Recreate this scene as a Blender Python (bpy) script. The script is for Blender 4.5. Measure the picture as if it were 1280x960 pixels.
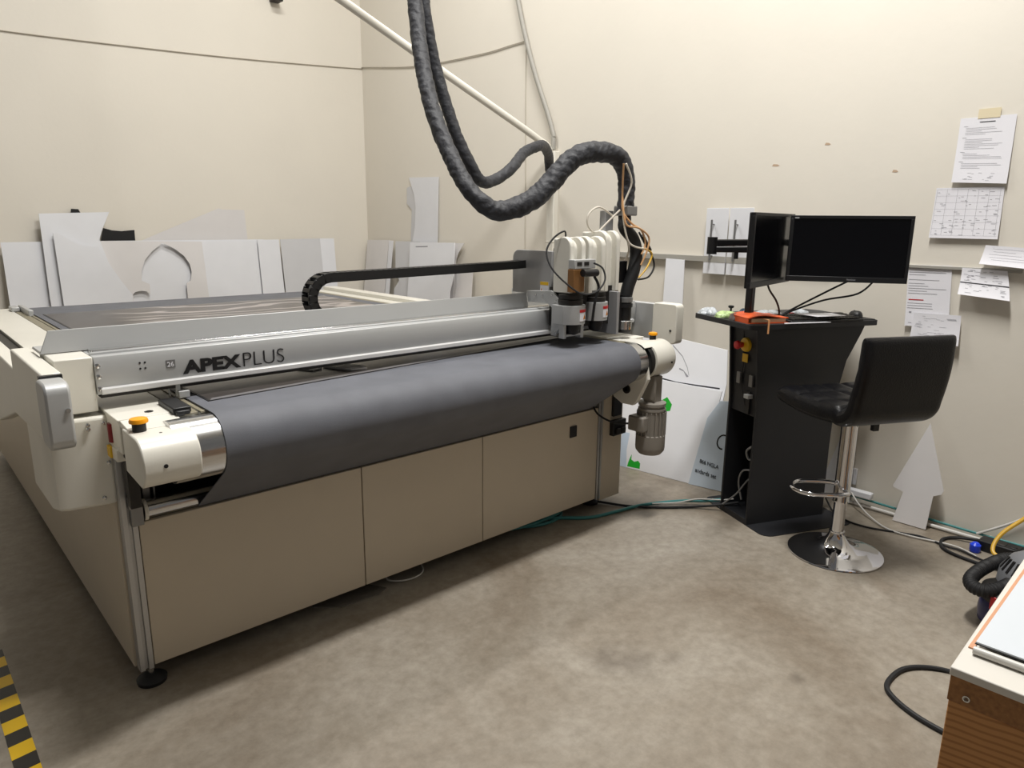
import bpy, bmesh, math, random
from mathutils import Vector, Matrix
random.seed(7)
for o in list(bpy.data.objects): bpy.data.objects.remove(o)
S = bpy.context.scene
C = S.collection
R = math.radians

# ---------------------------------------------------------------- camera
cam = bpy.data.cameras.new('camera'); co = bpy.data.objects.new('camera', cam); C.objects.link(co)
cam.sensor_width = 36.0; cam.lens = 880.85/1280*36; cam.clip_start = 0.02; cam.clip_end = 60
right = Vector((0.74055071, -0.67192803, 0.00986804)); down = Vector((-0.14314523, -0.1720779, -0.97462744)); fwd = Vector((0.65657756, 0.72034847, -0.2236157))
m = Matrix((right, -down, -fwd)).transposed().to_4x4(); m.translation = Vector((0, 0, 1.44)); co.matrix_world = m
S.camera = co
S.view_settings.view_transform = 'Standard'; S.view_settings.look = 'None'; S.view_settings.gamma = 1
S.view_settings.use_curve_mapping = False; S.view_settings.exposure = 0.17
# ---------------------------------------------------------------- world and lamps
w = bpy.data.worlds.new('world'); S.world = w; w.use_nodes = True
w.node_tree.nodes['Background'].inputs[0].default_value = (1.0, 0.97, 0.93, 1); w.node_tree.nodes['Background'].inputs[1].default_value = 0.125
LAMPS = [  # x, y, z, size x, size y, watts
    (2.1, 3.9, 5.10, 1.5, 0.30, 75),
    (2.0, 1.2, 5.10, 1.5, 0.30, 200),
]
for x, y, z, sx, sy, W in LAMPS:
    l = bpy.data.lights.new('ceiling_lamp', 'AREA'); l.shape = 'RECTANGLE'; l.size = sx; l.size_y = sy; l.energy = W; l.color = (1.0, 0.985, 0.955)
    lo = bpy.data.objects.new('ceiling_lamp', l); lo.location = (x, y, z); C.objects.link(lo)

# ---------------------------------------------------------------- materials
def lin(c): return tuple(((v/255)/12.92 if v/255 <= .04045 else ((v/255+.055)/1.055)**2.4) for v in c)
def mat(name, rgb, rough=.5, metal=0., var=0., scale=8., bump=0., bscale=60., spec=.5, stretch=(1, 1, 1), coat=0.):
    M = bpy.data.materials.new(name); M.use_nodes = True; n = M.node_tree.nodes; k = M.node_tree.links; b = n['Principled BSDF']
    c = lin(rgb); b.inputs['Base Color'].default_value = (*c, 1); b.inputs['Roughness'].default_value = rough; b.inputs['Metallic'].default_value = metal
    b.inputs['Specular IOR Level'].default_value = spec; b.inputs['Coat Weight'].default_value = coat
    tc = n.new('ShaderNodeTexCoord'); mp = n.new('ShaderNodeMapping'); mp.inputs['Scale'].default_value = stretch; k.new(tc.outputs['Object'], mp.inputs[0])
    no = n.new('ShaderNodeTexNoise'); no.inputs['Scale'].default_value = scale; no.inputs['Detail'].default_value = 5; k.new(mp.outputs[0], no.inputs['Vector'])
    v = max(var, .015)
    r = n.new('ShaderNodeValToRGB'); r.color_ramp.elements[0].position = .3; r.color_ramp.elements[1].position = .7
    r.color_ramp.elements[0].color = (*[x*(1-v) for x in c], 1); r.color_ramp.elements[1].color = (*[min(1, x*(1+v)) for x in c], 1)
    k.new(no.outputs['Fac'], r.inputs[0]); k.new(r.outputs[0], b.inputs['Base Color'])
    if bump:
        n2 = n.new('ShaderNodeTexNoise'); n2.inputs['Scale'].default_value = bscale; k.new(mp.outputs[0], n2.inputs['Vector'])
        bp = n.new('ShaderNodeBump'); bp.inputs['Strength'].default_value = bump; bp.inputs['Distance'].default_value = .01
        k.new(n2.outputs['Fac'], bp.inputs['Height']); k.new(bp.outputs[0], b.inputs['Normal'])
    return M
WALL = mat('painted wall', (228, 222, 210), .55, var=.02, scale=1.5, bump=.06, bscale=25)
CEIL = mat('ceiling paint', (215, 212, 205), .8)
CREAM = mat('cream powder coat', (226, 223, 213), .35, bump=.02, bscale=300)
PANEL = mat('cream cabinet panel', (199, 187, 168), .42, bump=.02, bscale=300)
ALU = mat('brushed aluminium', (190, 190, 190), .38, metal=.75, var=.03, scale=30, stretch=(1, 20, 20))
ALUF = mat('satin silver panel', (186, 187, 187), .42, metal=.3, var=.02)
ALUD = mat('grey anodised metal', (140, 140, 140), .4, metal=.6, var=.04)
CHROME = mat('chrome', (225, 225, 228), .06, metal=1.)
STEEL = mat('polished steel', (205, 205, 205), .2, metal=1., stretch=(1, 30, 30), scale=20, var=.08)
DARKM = mat('dark metal', (50, 48, 46), .45, metal=.5)
BLACK = mat('black plastic', (20, 20, 22), .45)
RUBBER = mat('black rubber', (24, 24, 26), .65)
DESK = mat('black powder coated steel', (30, 31, 35), .5, bump=.03, bscale=400)
SCREEN = mat('monitor glass', (4, 4, 8), .2, spec=.3)
LEATHER = mat('black leatherette', (11, 11, 15), .36, spec=.35, bump=.15, bscale=180)
SLEEVE = mat('black fabric sleeve', (42, 43, 48), .62, bump=.6, bscale=38, stretch=(1,1,1))
FOAM = mat('white foam board', (228, 229, 233), .5, var=.01)
FOAMW = mat('off-white foam board', (222, 219, 218), .5, var=.01)
FOAMG = mat('grey foam board back', (206, 206, 208), .5)
PAPER = mat('white paper', (232, 231, 236), .7)
INK = mat('grey ink', (150, 150, 156), .7)
INKD = mat('dark ink', (50, 50, 55), .7)
RED = mat('red plastic', (190, 30, 35), .35)
YEL = mat('yellow plastic', (225, 180, 30), .4)
ORB = mat('amber plastic', (250, 165, 10), .35)
GREEN = mat('green print', (20, 165, 40), .6)
TEAL = mat('teal cable jacket', (60, 130, 130), .45)
YCAB = mat('yellow cable jacket', (215, 170, 50), .45)
WCAB = mat('white cable jacket', (205, 203, 198), .45)
GPIPE = mat('grey painted conduit', (165, 162, 154), .5)
WPIPE = mat('cream painted conduit', (228, 224, 213), .5)
ORANGE = mat('orange notebook cover', (222, 92, 40), .5, var=.05, scale=30)
TAN = mat('tan air tube', (205, 160, 115), .35)
CLEARW = mat('clear air tube', (215, 208, 195), .3)
PLATEG = mat('satin grey panel', (165, 165, 166), .42, metal=.3, var=.02)
BROWN = mat('bronze block', (140, 100, 58), .4, metal=.4)
MOTOR = mat('grey motor paint', (138, 132, 124), .45)
NAVY = mat('navy blue plastic', (35, 38, 95), .3)
VGREY = mat('grey vacuum plastic', (120, 122, 126), .45)
BLUE = mat('blue plug', (30, 70, 230), .3)
BAGW = mat('clear plastic bag', (185, 190, 195), .2, var=.15, scale=60, bump=.8, bscale=50)
BAGG = mat('green tinted plastic bag', (180, 205, 140), .25, var=.4, scale=40, bump=.8, bscale=50)
BAGB = mat('blue tinted plastic bag', (110, 140, 165), .25, var=.3, scale=40, bump=.8, bscale=50)
WBOARD = mat('white laminate', (206, 212, 219), .25)
WEDGE = mat('white painted wood', (212, 208, 200), .5)
STRIP = mat('brown edge strip', (135, 128, 108), .45, var=.05, scale=10)

def belt_mat():
    M = mat('grey conveyor felt', (100, 102, 109), .62, var=.09, scale=9, bump=.12, bscale=500, spec=.4)
    return M
BELT = belt_mat()
def sheet_mat():
    M = bpy.data.materials.new('vacuum membrane'); M.use_nodes = True; n = M.node_tree.nodes; k = M.node_tree.links; b = n['Principled BSDF']
    tc = n.new('ShaderNodeTexCoord'); mp = n.new('ShaderNodeMapping'); mp.inputs['Scale'].default_value = (.8, 1.6, 1); mp.inputs['Rotation'].default_value = (0, 0, .5); k.new(tc.outputs['Object'], mp.inputs[0])
    wv = n.new('ShaderNodeTexWave'); wv.wave_type = 'RINGS'; wv.inputs['Scale'].default_value = 1.1; wv.inputs['Distortion'].default_value = 14; wv.inputs['Detail'].default_value = 3; wv.inputs['Detail Scale'].default_value = 1.3
    k.new(mp.outputs[0], wv.inputs[0])
    r = n.new('ShaderNodeValToRGB'); r.color_ramp.elements[0].position = .74; r.color_ramp.elements[0].color = (*lin((92, 87, 85)), 1); r.color_ramp.elements[1].position = .95; r.color_ramp.elements[1].color = (*lin((165, 157, 155)), 1)
    k.new(wv.outputs['Fac'], r.inputs[0])
    # dust strokes on the far part; gantry shade painted into the darker near part
    sep = n.new('ShaderNodeSeparateXYZ'); k.new(tc.outputs['Object'], sep.inputs[0])
    mr = n.new('ShaderNodeMapRange'); mr.inputs[1].default_value = 3.2; mr.inputs[2].default_value = 3.7; k.new(sep.outputs[1], mr.inputs[0])
    mr2 = n.new('ShaderNodeMapRange'); mr2.inputs[1].default_value = .95; mr2.inputs[2].default_value = 1.15; k.new(sep.outputs[0], mr2.inputs[0])
    mu = n.new('ShaderNodeMath'); mu.operation = 'MULTIPLY'; k.new(mr.outputs[0], mu.inputs[0]); k.new(mr2.outputs[0], mu.inputs[1])
    mx = n.new('ShaderNodeMix'); mx.data_type = 'RGBA'; mx.inputs[6].default_value = (*lin((62, 57, 55)), 1); k.new(mu.outputs[0], mx.inputs[0]); k.new(r.outputs[0], mx.inputs[7])
    k.new(mx.outputs[2], b.inputs['Base Color']); b.inputs['Roughness'].default_value = .33
    return M
def floor_mat():
    M = bpy.data.materials.new('sealed concrete'); M.use_nodes = True; n = M.node_tree.nodes; k = M.node_tree.links; b = n['Principled BSDF']
    tc = n.new('ShaderNodeTexCoord')
    def noise(sc, det, rough=.55, dist=0.):
        a = n.new('ShaderNodeTexNoise'); a.inputs['Scale'].default_value = sc; a.inputs['Detail'].default_value = det; a.inputs['Roughness'].default_value = rough; a.inputs['Distortion'].default_value = dist; k.new(tc.outputs['Object'], a.inputs['Vector']); return a
    a = noise(1.3, 8, .62, .6); r = n.new('ShaderNodeValToRGB'); e = r.color_ramp.elements
    e[0].position = .30; e[0].color = (*lin((128, 116, 101)), 1); e[1].position = .72; e[1].color = (*lin((170, 163, 152)), 1)
    x = r.color_ramp.elements.new(.5); x.color = (*lin((149, 140, 127)), 1)
    k.new(a.outputs['Fac'], r.inputs[0])
    f = noise(22, 6, .7); r2 = n.new('ShaderNodeValToRGB'); r2.color_ramp.elements[0].position = .35; r2.color_ramp.elements[0].color = (.80, .79, .77, 1); r2.color_ramp.elements[1].position = .65; r2.color_ramp.elements[1].color = (1.06, 1.06, 1.06, 1)
    k.new(f.outputs['Fac'], r2.inputs[0])
    mx = n.new('ShaderNodeMix'); mx.data_type = 'RGBA'; mx.blend_type = 'MULTIPLY'; mx.inputs[0].default_value = 1; k.new(r.outputs[0], mx.inputs[6]); k.new(r2.outputs[0], mx.inputs[7])
    cur = mx.outputs[2]
    # dried spill stains, each with its own place and size
    for (sx, sy, rad, st) in [(1.73, 1.29, .10, .42), (1.66, 1.36, .07, .3), (2.06, .86, .03, .55), (1.85, 1.20, .04, .35), (.6, 1.75, .28, .16)]:
        g = n.new('ShaderNodeVectorMath'); g.operation = 'DISTANCE'; g.inputs[1].default_value = (sx, sy, 0); k.new(tc.outputs['Object'], g.inputs[0])
        nn = noise(14, 4); ad = n.new('ShaderNodeMath'); ad.operation = 'MULTIPLY_ADD'; ad.inputs[1].default_value = rad*1.6; k.new(nn.outputs['Fac'], ad.inputs[0]); k.new(g.outputs['Value'], ad.inputs[2])
        mr = n.new('ShaderNodeMapRange'); mr.inputs[1].default_value = rad*2.0; mr.inputs[2].default_value = rad*1.0; mr.inputs[3].default_value = 0; mr.inputs[4].default_value = st; k.new(ad.outputs[0], mr.inputs[0])
        q = n.new('ShaderNodeMix'); q.data_type = 'RGBA'; k.new(mr.outputs[0], q.inputs[0]); k.new(cur, q.inputs[6]); q.inputs[7].default_value = (*lin((82, 72, 62)), 1); cur = q.outputs[2]
    k.new(cur, b.inputs['Base Color'])
    rr = n.new('ShaderNodeMapRange'); rr.inputs[3].default_value = .30; rr.inputs[4].default_value = .55; k.new(a.outputs['Fac'], rr.inputs[0]); k.new(rr.outputs[0], b.inputs['Roughness'])
    bp = n.new('ShaderNodeBump'); bp.inputs['Strength'].default_value = .08; bp.inputs['Distance'].default_value = .01; k.new(f.outputs['Fac'], bp.inputs['Height']); k.new(bp.outputs[0], b.inputs['Normal'])
    return M
def tape_mat():
    M = bpy.data.materials.new('hazard tape'); M.use_nodes = True; n = M.node_tree.nodes; k = M.node_tree.links; b = n['Principled BSDF']
    tc = n.new('ShaderNodeTexCoord'); sp = n.new('ShaderNodeSeparateXYZ'); k.new(tc.outputs['Object'], sp.inputs[0])
    a = n.new('ShaderNodeMath'); a.operation = 'MULTIPLY_ADD'; a.inputs[1].default_value = -.12; k.new(sp.outputs[0], a.inputs[0]); k.new(sp.outputs[1], a.inputs[2])
    d = n.new('ShaderNodeMath'); d.operation = 'SUBTRACT'; d.inputs[1].default_value = 2.122-.02; k.new(a.outputs[0], d.inputs[0])
    e = n.new('ShaderNodeMath'); e.operation = 'DIVIDE'; e.inputs[1].default_value = .128; k.new(d.outputs[0], e.inputs[0])
    f = n.new('ShaderNodeMath'); f.operation = 'FRACT'; k.new(e.outputs[0], f.inputs[0])
    g = n.new('ShaderNodeMath'); g.operation = 'GREATER_THAN'; g.inputs[1].default_value = .5; k.new(f.outputs[0], g.inputs[0])
    mx = n.new('ShaderNodeMix'); mx.data_type = 'RGBA'; mx.inputs[6].default_value = (*lin((240, 195, 20)), 1); mx.inputs[7].default_value = (*lin((38, 36, 34)), 1); k.new(g.outputs[0], mx.inputs[0])
    k.new(mx.outputs[2], b.inputs['Base Color']); b.inputs['Roughness'].default_value = .4
    return M
def wood_mat():
    M = bpy.data.materials.new('layered fir timber'); M.use_nodes = True; n = M.node_tree.nodes; k = M.node_tree.links; b = n['Principled BSDF']
    tc = n.new('ShaderNodeTexCoord'); mp = n.new('ShaderNodeMapping'); mp.inputs['Rotation'].default_value = (.10, 0, 0); k.new(tc.outputs['Object'], mp.inputs[0])
    wv = n.new('ShaderNodeTexWave'); wv.bands_direction = 'Z'; wv.inputs['Scale'].default_value = 26; wv.inputs['Distortion'].default_value = 1.6; wv.inputs['Detail'].default_value = 3; wv.inputs['Detail Scale'].default_value = .6; k.new(mp.outputs[0], wv.inputs[0])
    r = n.new('ShaderNodeValToRGB'); r.color_ramp.elements[0].position = .1; r.color_ramp.elements[0].color = (*lin((166, 112, 62)), 1); r.color_ramp.elements[1].position = .45; r.color_ramp.elements[1].color = (*lin((192, 138, 82)), 1)
    k.new(wv.outputs['Fac'], r.inputs[0]); k.new(r.outputs[0], b.inputs['Base Color']); b.inputs['Roughness'].default_value = .6
    return M
SHEET = sheet_mat(); FLOOR = floor_mat(); TAPE = tape_mat(); WOOD = wood_mat()
SHEET2 = mat('chipboard edge', (150, 105, 62), .7, var=.25, scale=120)

# ---------------------------------------------------------------- mesh helpers
class MB:
    """collects shapes into one mesh"""
    def __init__(s, M=None): s.bm = bmesh.new(); s.M = M or Matrix.Identity(4)
    def P(s, p): return s.M @ Vector(p)
    def face(s, vs):
        try: return s.bm.faces.new(vs)
        except ValueError: return None
    def box(s, x0, x1, y0, y1, z0, z1):
        v = [s.bm.verts.new(s.P((x, y, z))) for x in (x0, x1) for y in (y0, y1) for z in (z0, z1)]
        for f in ((0, 1, 3, 2), (4, 6, 7, 5), (0, 4, 5, 1), (2, 3, 7, 6), (0, 2, 6, 4), (1, 5, 7, 3)): s.face([v[i] for i in f])
        return s
    def prism(s, pts, ax, a, b):
        """pts in the two other axes (in xyz order), extruded along ax; a, b numbers or functions of the point"""
        def mk(p, c):
            c = c(p) if callable(c) else c; q = list(p); q.insert(ax, c); return s.bm.verts.new(s.P(q))
        A = [mk(p, a) for p in pts]; B = [mk(p, b) for p in pts]; n = len(pts)
        s.face(A[::-1]); s.face(B)
        for i in range(n): s.face([A[i], A[(i+1) % n], B[(i+1) % n], B[i]])
        return s
    def tube(s, pts, r, seg=12, smooth=True, cap=True, rfun=None, sub=6):
        pts = [Vector(p) for p in pts]
        if smooth and len(pts) > 2:
            q = []; n = len(pts)
            for i in range(n-1):
                p0 = pts[max(i-1, 0)]; p1 = pts[i]; p2 = pts[i+1]; p3 = pts[min(i+2, n-1)]
                for j in range(sub):
                    t = j/sub; q.append(.5*((2*p1)+(-p0+p2)*t+(2*p0-5*p1+4*p2-p3)*t*t+(-p0+3*p1-3*p2+p3)*t**3))
            q.append(pts[-1]); pts = q
        rings = []; prev = None; L = 0
        for i, p in enumerate(pts):
            d = (pts[min(i+1, len(pts)-1)]-pts[max(i-1, 0)]).normalized()
            if prev is None: u = d.orthogonal().normalized()
            else: u = (prev-d*prev.dot(d)).normalized()
            prev = u; v = d.cross(u)
            if i: L += (p-pts[i-1]).length
            rr = r(i/(len(pts)-1)) if callable(r) else r
            ring = []
            for a in range(seg):
                th = 2*math.pi*a/seg; k = rfun(L, th) if rfun else 1.
                ring.append(s.bm.verts.new(s.P(p+(u*math.cos(th)+v*math.sin(th))*rr*k)))
            rings.append(ring)
        for A, B in zip(rings, rings[1:]):
            for a in range(seg): s.face([A[a], A[(a+1) % seg], B[(a+1) % seg], B[a]])
        if cap: s.face(rings[0][::-1]); s.face(rings[-1])
        return s
    def cyl(s, p0, p1, r, seg=24): return s.tube([p0, p1], r, seg, smooth=False)
    def lathe(s, c, prof, seg=32, axis='z'):
        """prof: (radius, height) pairs around the axis through c"""
        rings = []
        for r, h in prof:
            ring = []
            for a in range(seg):
                th = 2*math.pi*a/seg; x, y = r*math.cos(th), r*math.sin(th)
                q = {'z': (x, y, h), 'x': (h, x, y), 'y': (x, h, y)}[axis]
                ring.append(s.bm.verts.new(s.P((c[0]+q[0], c[1]+q[1], c[2]+q[2]))))
            rings.append(ring)
        for A, B in zip(rings, rings[1:]):
            for a in range(seg): s.face([A[a], A[(a+1) % seg], B[(a+1) % seg], B[a]])
        s.face(rings[0][::-1]); s.face(rings[-1])
        return s
def obj(name, mb, material, parent=None, bevel=0., smooth=False, seg=2, **kw):
    bmesh.ops.recalc_face_normals(mb.bm, faces=mb.bm.faces)
    me = bpy.data.meshes.new(name); mb.bm.to_mesh(me); mb.bm.free()
    o = bpy.data.objects.new(name, me); C.objects.link(o); me.materials.append(material)
    if parent: o.parent = parent; o.matrix_parent_inverse = Matrix.Translation(-total_loc(parent))
    if bevel:
        b = o.modifiers.new('bevel', 'BEVEL'); b.width = bevel; b.segments = seg; b.limit_method = 'ANGLE'; b.angle_limit = R(40)
        smooth = True
    if smooth:
        for p in me.polygons: p.use_smooth = True
        try: me.set_sharp_from_angle(angle=R(38))
        except Exception: pass
    for a, b in kw.items(): o[a] = b
    return o
def total_loc(o):
    v = Vector(o.location)
    if o.parent: v = Vector(o.location) + o.matrix_parent_inverse.translation + total_loc(o.parent)
    return v
def thing(name, label, cat, loc, group=None):
    o = bpy.data.objects.new(name, None); C.objects.link(o); o.location = loc; o.empty_display_size = .05
    o['label'] = label; o['category'] = cat
    if group: o['group'] = group
    return o
def tag(o, label, cat, group=None):
    o['label'] = label; o['category'] = cat
    if group: o['group'] = group
    return o
def struct(name, mb, m_, **kw):
    o = obj(name, mb, m_, **kw); o['kind'] = 'structure'; return o
def arc(cx, cy, r, a0, a1, n=8): return [(cx+r*math.cos(R(a0+(a1-a0)*i/n)), cy+r*math.sin(R(a0+(a1-a0)*i/n))) for i in range(n+1)]
def rrect(x0, x1, y0, y1, r, n=5):
    return arc(x1-r, y1-r, r, 0, 90, n)+arc(x0+r, y1-r, r, 90, 180, n)+arc(x0+r, y0+r, r, 180, 270, n)+arc(x1-r, y0+r, r, 270, 360, n)
def text(name, body, size, M, material, parent, offset=0., xs=1., ext=.0008):
    cu = bpy.data.curves.new(name, 'FONT'); cu.body = body; cu.size = size; cu.offset = offset; cu.extrude = ext; cu.space_character = 1.0
    t = bpy.data.objects.new(name+'_tmp', cu); C.objects.link(t); bpy.context.view_layer.update()
    me = bpy.data.meshes.new_from_object(t.evaluated_get(bpy.context.evaluated_depsgraph_get())); bpy.data.objects.remove(t)
    me.transform(M @ Matrix.Diagonal((xs, 1, 1, 1)))
    o = bpy.data.objects.new(name, me); C.objects.link(o); me.materials.clear(); me.materials.append(material)
    if parent: o.parent = parent; o.matrix_parent_inverse = Matrix.Translation(-total_loc(parent))
    return o
def fit_text(name, body, M, material, parent, width, height, offset=0.):
    o = text(name, body, 1., Matrix.Identity(4), material, parent, offset)
    xs = [v.co.x for v in o.data.vertices]; ys = [v.co.y for v in o.data.vertices]
    sc = Matrix.Diagonal((width/(max(xs)-min(xs)), height/(max(ys)-min(ys)), 1, 1)) @ Matrix.Translation((-min(xs), -min(ys), 0))
    o.data.transform(M @ sc); return o

# ================================================================ THE ROOM
WX, WY = 3.735, 6.24
struct('floor', MB().box(-3.2, WX+.1, -3.0, WY+.1, -.05, 0), FLOOR)
struct('wall_right', MB().box(WX, WX+.1, -3.0, WY+.1, 0, 5.2), WALL)
struct('wall_left', MB().box(-3.2, WX, WY, WY+.1, 0, 5.2), WALL)
struct('ceiling', MB().box(-3.2, WX+.1, -3.0, WY+.1, 5.2, 5.3), CEIL)
struct('trim_1', MB().box(WX-.028, WX, 1.62, 3.12, 1.222, 1.258).box(WX-.012, WX, .80, 1.62, 1.245, 1.262), GPIPE, bevel=.003)

# ================================================================ FLATBED CUTTING MACHINE
MC = thing('flatbed_cutter', 'large cream flatbed conveyor cutting machine with dark grey belt and silver gantry beam', 'cutting machine', (1.62, 3.7, 0))
for i, (a, b) in enumerate(((.500, 1.259), (1.263, 1.847), (1.851, 2.596))):
    fp = obj('front_panel', MB().box(a, b, 2.21, 2.23, .066, .546), PANEL, MC, bevel=.002)
    if i == 2:
        sw = obj('power_socket', MB().box(2.392, 2.438, 2.204, 2.2105, .432, .488), BLACK, fp, bevel=.002)
        sw['label'] = 'small black power socket'
obj('corner_panel', MB().box(2.632, 2.79, 2.212, 2.23, .045, .62), PANEL, MC, bevel=.002)
def post(x0, x1, z1):
    # slotted extrusion, the slot faces the front
    w_ = x1-x0; c = (x0+x1)/2; y0, y1 = 2.205, 2.205+w_*.95; sl = .005
    pts = [(x0, y0), (c-sl, y0), (c-sl, y0+.009), (c+sl, y0+.009), (c+sl, y0), (x1, y0), (x1, y1), (x0, y1)]
    return MB().prism(pts, 2, .06, z1)
obj('corner_post', post(.457, .497, .78), ALU, MC, bevel=.001, label='silver slotted aluminium corner post')
obj('corner_post', post(2.598, 2.630, .64), ALU, MC, bevel=.001, label='silver slotted aluminium corner post')
# side panels
obj('side_panel', MB().prism([(2.245, .062), (5.20, .062), (5.20, .86), (2.245, .86)], 0, .450, .468), PANEL, MC, bevel=.002)
obj('side_panel', MB().box(2.772, 2.79, 2.25, 5.2, .062, .86), PANEL, MC, bevel=.002)
obj('rear_panel', MB().box(.47, 2.77, 5.18, 5.2, .062, .86), PANEL, MC, bevel=.002)
obj('recess_panel', MB().box(.50, 2.77, 2.36, 2.38, .45, .80).box(.50, 2.77, 2.25, 2.36, .50, .51), DARKM, MC)
for x, y in ((.493, 2.235), (2.66, 2.30), (1.62, 2.4), (.53, 4.95), (2.7, 4.95), (.53, 3.7)):
    ft = obj('levelling_foot', MB().lathe((x, y, 0), [(.043, 0), (.045, .012), (.030, .022), (.012, .030)], 28), RUBBER, MC, smooth=True, label='black levelling foot')
    obj('foot_stem', MB().cyl((x, y, .028), (x, y, .07), .009, 14), STEEL, ft, smooth=True)
# bed
obj('table_deck', MB().box(.455, 2.785, 2.10, 5.2, .80, .893), CREAM, MC, bevel=.003)
obj('top_plate', MB().box(.452, .612, 2.10, 5.2, .8932, .90), CREAM, MC, bevel=.002)
obj('top_plate', MB().box(2.60, 2.79, 2.10, 5.2, .8932, .90).box(2.69, 2.79, 2.62, 5.2, .90, .925), CREAM, MC, bevel=.003)
obj('plate_lip', MB().prism([(2.11, .8985), (2.11, .88), (2.01, .872), (2.01, .8885)], 0, .458, .60), CREAM, MC, bevel=.002)
obj('belt_guard', MB().box(.616, .652, 2.06, 5.15, .893, .899).box(.660, .672, 2.06, 5.15, .893, .8985), STRIP, MC, bevel=.001, label='brown grooved edge strip beside the belt')
obj('belt_guard', MB().box(2.553, 2.594, 2.06, 5.15, .893, .899), STRIP, MC, bevel=.001)
def screw(x, y, z, parent, axis='z', r=.011):
    n = {'z': (0, 0, 1), 'y': (0, -1, 0), 'x': (-1, 0, 0)}[axis]; p = Vector((x, y, z)); n = Vector(n)
    return MB().cyl(p, p+n*.002, r, 16)
for x, y in ((.545, 2.145), (.588, 1.995)):
    obj('plate_screw', MB().lathe((x, y, .900 if y > 2.1 else .886), [(.012, 0), (.012, .001), (.006, .0015), (.006, -.001)], 18), DARKM, MC)
# belt around the nose roller and the lower guide roller
C1 = Vector((2.016, .808)); r1 = .094; C2 = Vector((2.236, .575)); r2 = .031
d = C2-C1; L = d.length; base = math.atan2(d.y, d.x); beta = math.acos((r1-r2)/L)
th = base-beta            # tangent normal on the front/lower side
prof = [(5.15, .902), (2.016, .902)]
a0, a1 = math.pi/2, th+2*math.pi if th < 0 else th
while a1 < a0: a1 += 2*math.pi
prof += [(C1.x+r1*math.cos(a0+(a1-a0)*i/22), C1.y+r1*math.sin(a0+(a1-a0)*i/22)) for i in range(1, 23)]
prof += [(C2.x+r2*math.cos(a1+R(70)*i/8), C2.y+r2*math.sin(a1+R(70)*i/8)) for i in range(0, 9)]
prof += [(2.34, .552), (2.34, .548)]
def offset_strip(pr_, t):
    out = []
    for i, p in enumerate(pr_):
        a = Vector(pr_[max(i-1, 0)]); b = Vector(pr_[min(i+1, len(pr_)-1)]); dd = (b-a).normalized(); nn = Vector((dd.y, -dd.x)) * -1
        out.append((p[0]+nn.x*t, p[1]+nn.y*t))
    return out
mb = MB(); n = len(prof); inn = offset_strip(prof, .003)
if (Vector(inn[10])-C1).length > (Vector(prof[10])-C1).length: inn = offset_strip(prof, -.003)
vo = [[mb.bm.verts.new((x, p[0], p[1])) for p in prof] for x in (.677, 2.543)]
vi = [[mb.bm.verts.new((x, p[0], p[1])) for p in inn] for x in (.677, 2.543)]
for i in range(n-1):
    mb.face([vo[0][i], vo[0][i+1], vo[1][i+1], vo[1][i]]); mb.face([vi[0][i], vi[1][i], vi[1][i+1], vi[0][i+1]])
    for s in (0, 1): mb.face([vo[s][i], vo[s][i+1], vi[s][i+1], vi[s][i]])
obj('conveyor_belt', mb, BELT, MC, smooth=True, label='dark grey conveyor belt wrapping over the front nose')
nr = obj('nose_roller', MB().lathe((0, 2.016, .808), [(.02, .545), (.082, .55), (.0895, .552), (.0895, 2.606), (.082, 2.608), (.02, 2.635)], 48, 'x'), STEEL, MC, smooth=True, label='polished steel front roller')
gr = obj('guide_roller', MB().lathe((0, 2.236, .575), [(.008, .505), (.008, .53), (.029, .531), (.029, 2.58), (.008, 2.581), (.008, 2.60)], 28, 'x'), STEEL, MC, smooth=True, label='thin steel lower guide roller')
obj('roller_bracket', MB().box(.478, .512, 2.19, 2.215, .545, .605).box(.475, .50, 2.19, 2.21, .60, .64), ALUD, gr, bevel=.002)
obj('roller_bracket', MB().lathe((0, 2.236, .575), [(.034, .520), (.034, .530), (.026, .532), (.026, .52)], 24, 'x'), CREAM, gr, smooth=True)
obj('inner_post', MB().box(.535, .555, 2.27, 2.29, .54, .80).box(.565, .57, 2.27, 2.28, .54, .80), ALUD, MC)
# left nose housing (D-shaped)
def dprof(y0, y1, z0, z1, rt, rb):
    return [(y1, z0+.012), (y1, z1)]+arc(y0+rt, z1-rt, rt, 90, 180, 10)+arc(y0+rb, z0+rb, rb, 180, 255, 7)
lh = obj('nose_housing', MB().prism(dprof(1.882, 2.062, .752, .886, .062, .055), 0, .452, .597), CREAM, MC, bevel=.004, label='cream rounded housing at the left end of the front roller')
obj('housing_hole', MB().cyl((.505, 1.8905, .815), (.505, 1.8805, .815), .0055, 16), BLACK, lh)
obj('housing_hole', MB().cyl((.520, 1.955, .8855), (.520, 1.955, .8865), .004, 12), DARKM, lh)
obj('warning_label', MB().box(.505, .575, 2.052, 2.060, .886, .8868), mat('red warning strip', (225, 120, 100), .5), lh)
obj('warning_label', MB().box(.530, .555, 2.036, 2.048, .886, .8868), YEL, lh)
def mushroom(x, y, z, parent, r=.024):
    b_ = obj('stop_button', MB().lathe((x, y, z), [(r*.6, .022), (r*.98, .024), (r, .029), (r*.9, .035), (r*.4, .038), (.001, .0385)], 28), ORB, parent, smooth=True, label='amber mushroom stop button')
    obj('button_collar', MB().lathe((x, y, z), [(r*.72, 0), (r*.72, .022), (r*.5, .024)], 24), BLACK, b_, smooth=True)
mushroom(.482, 2.006, .886, lh)
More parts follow.
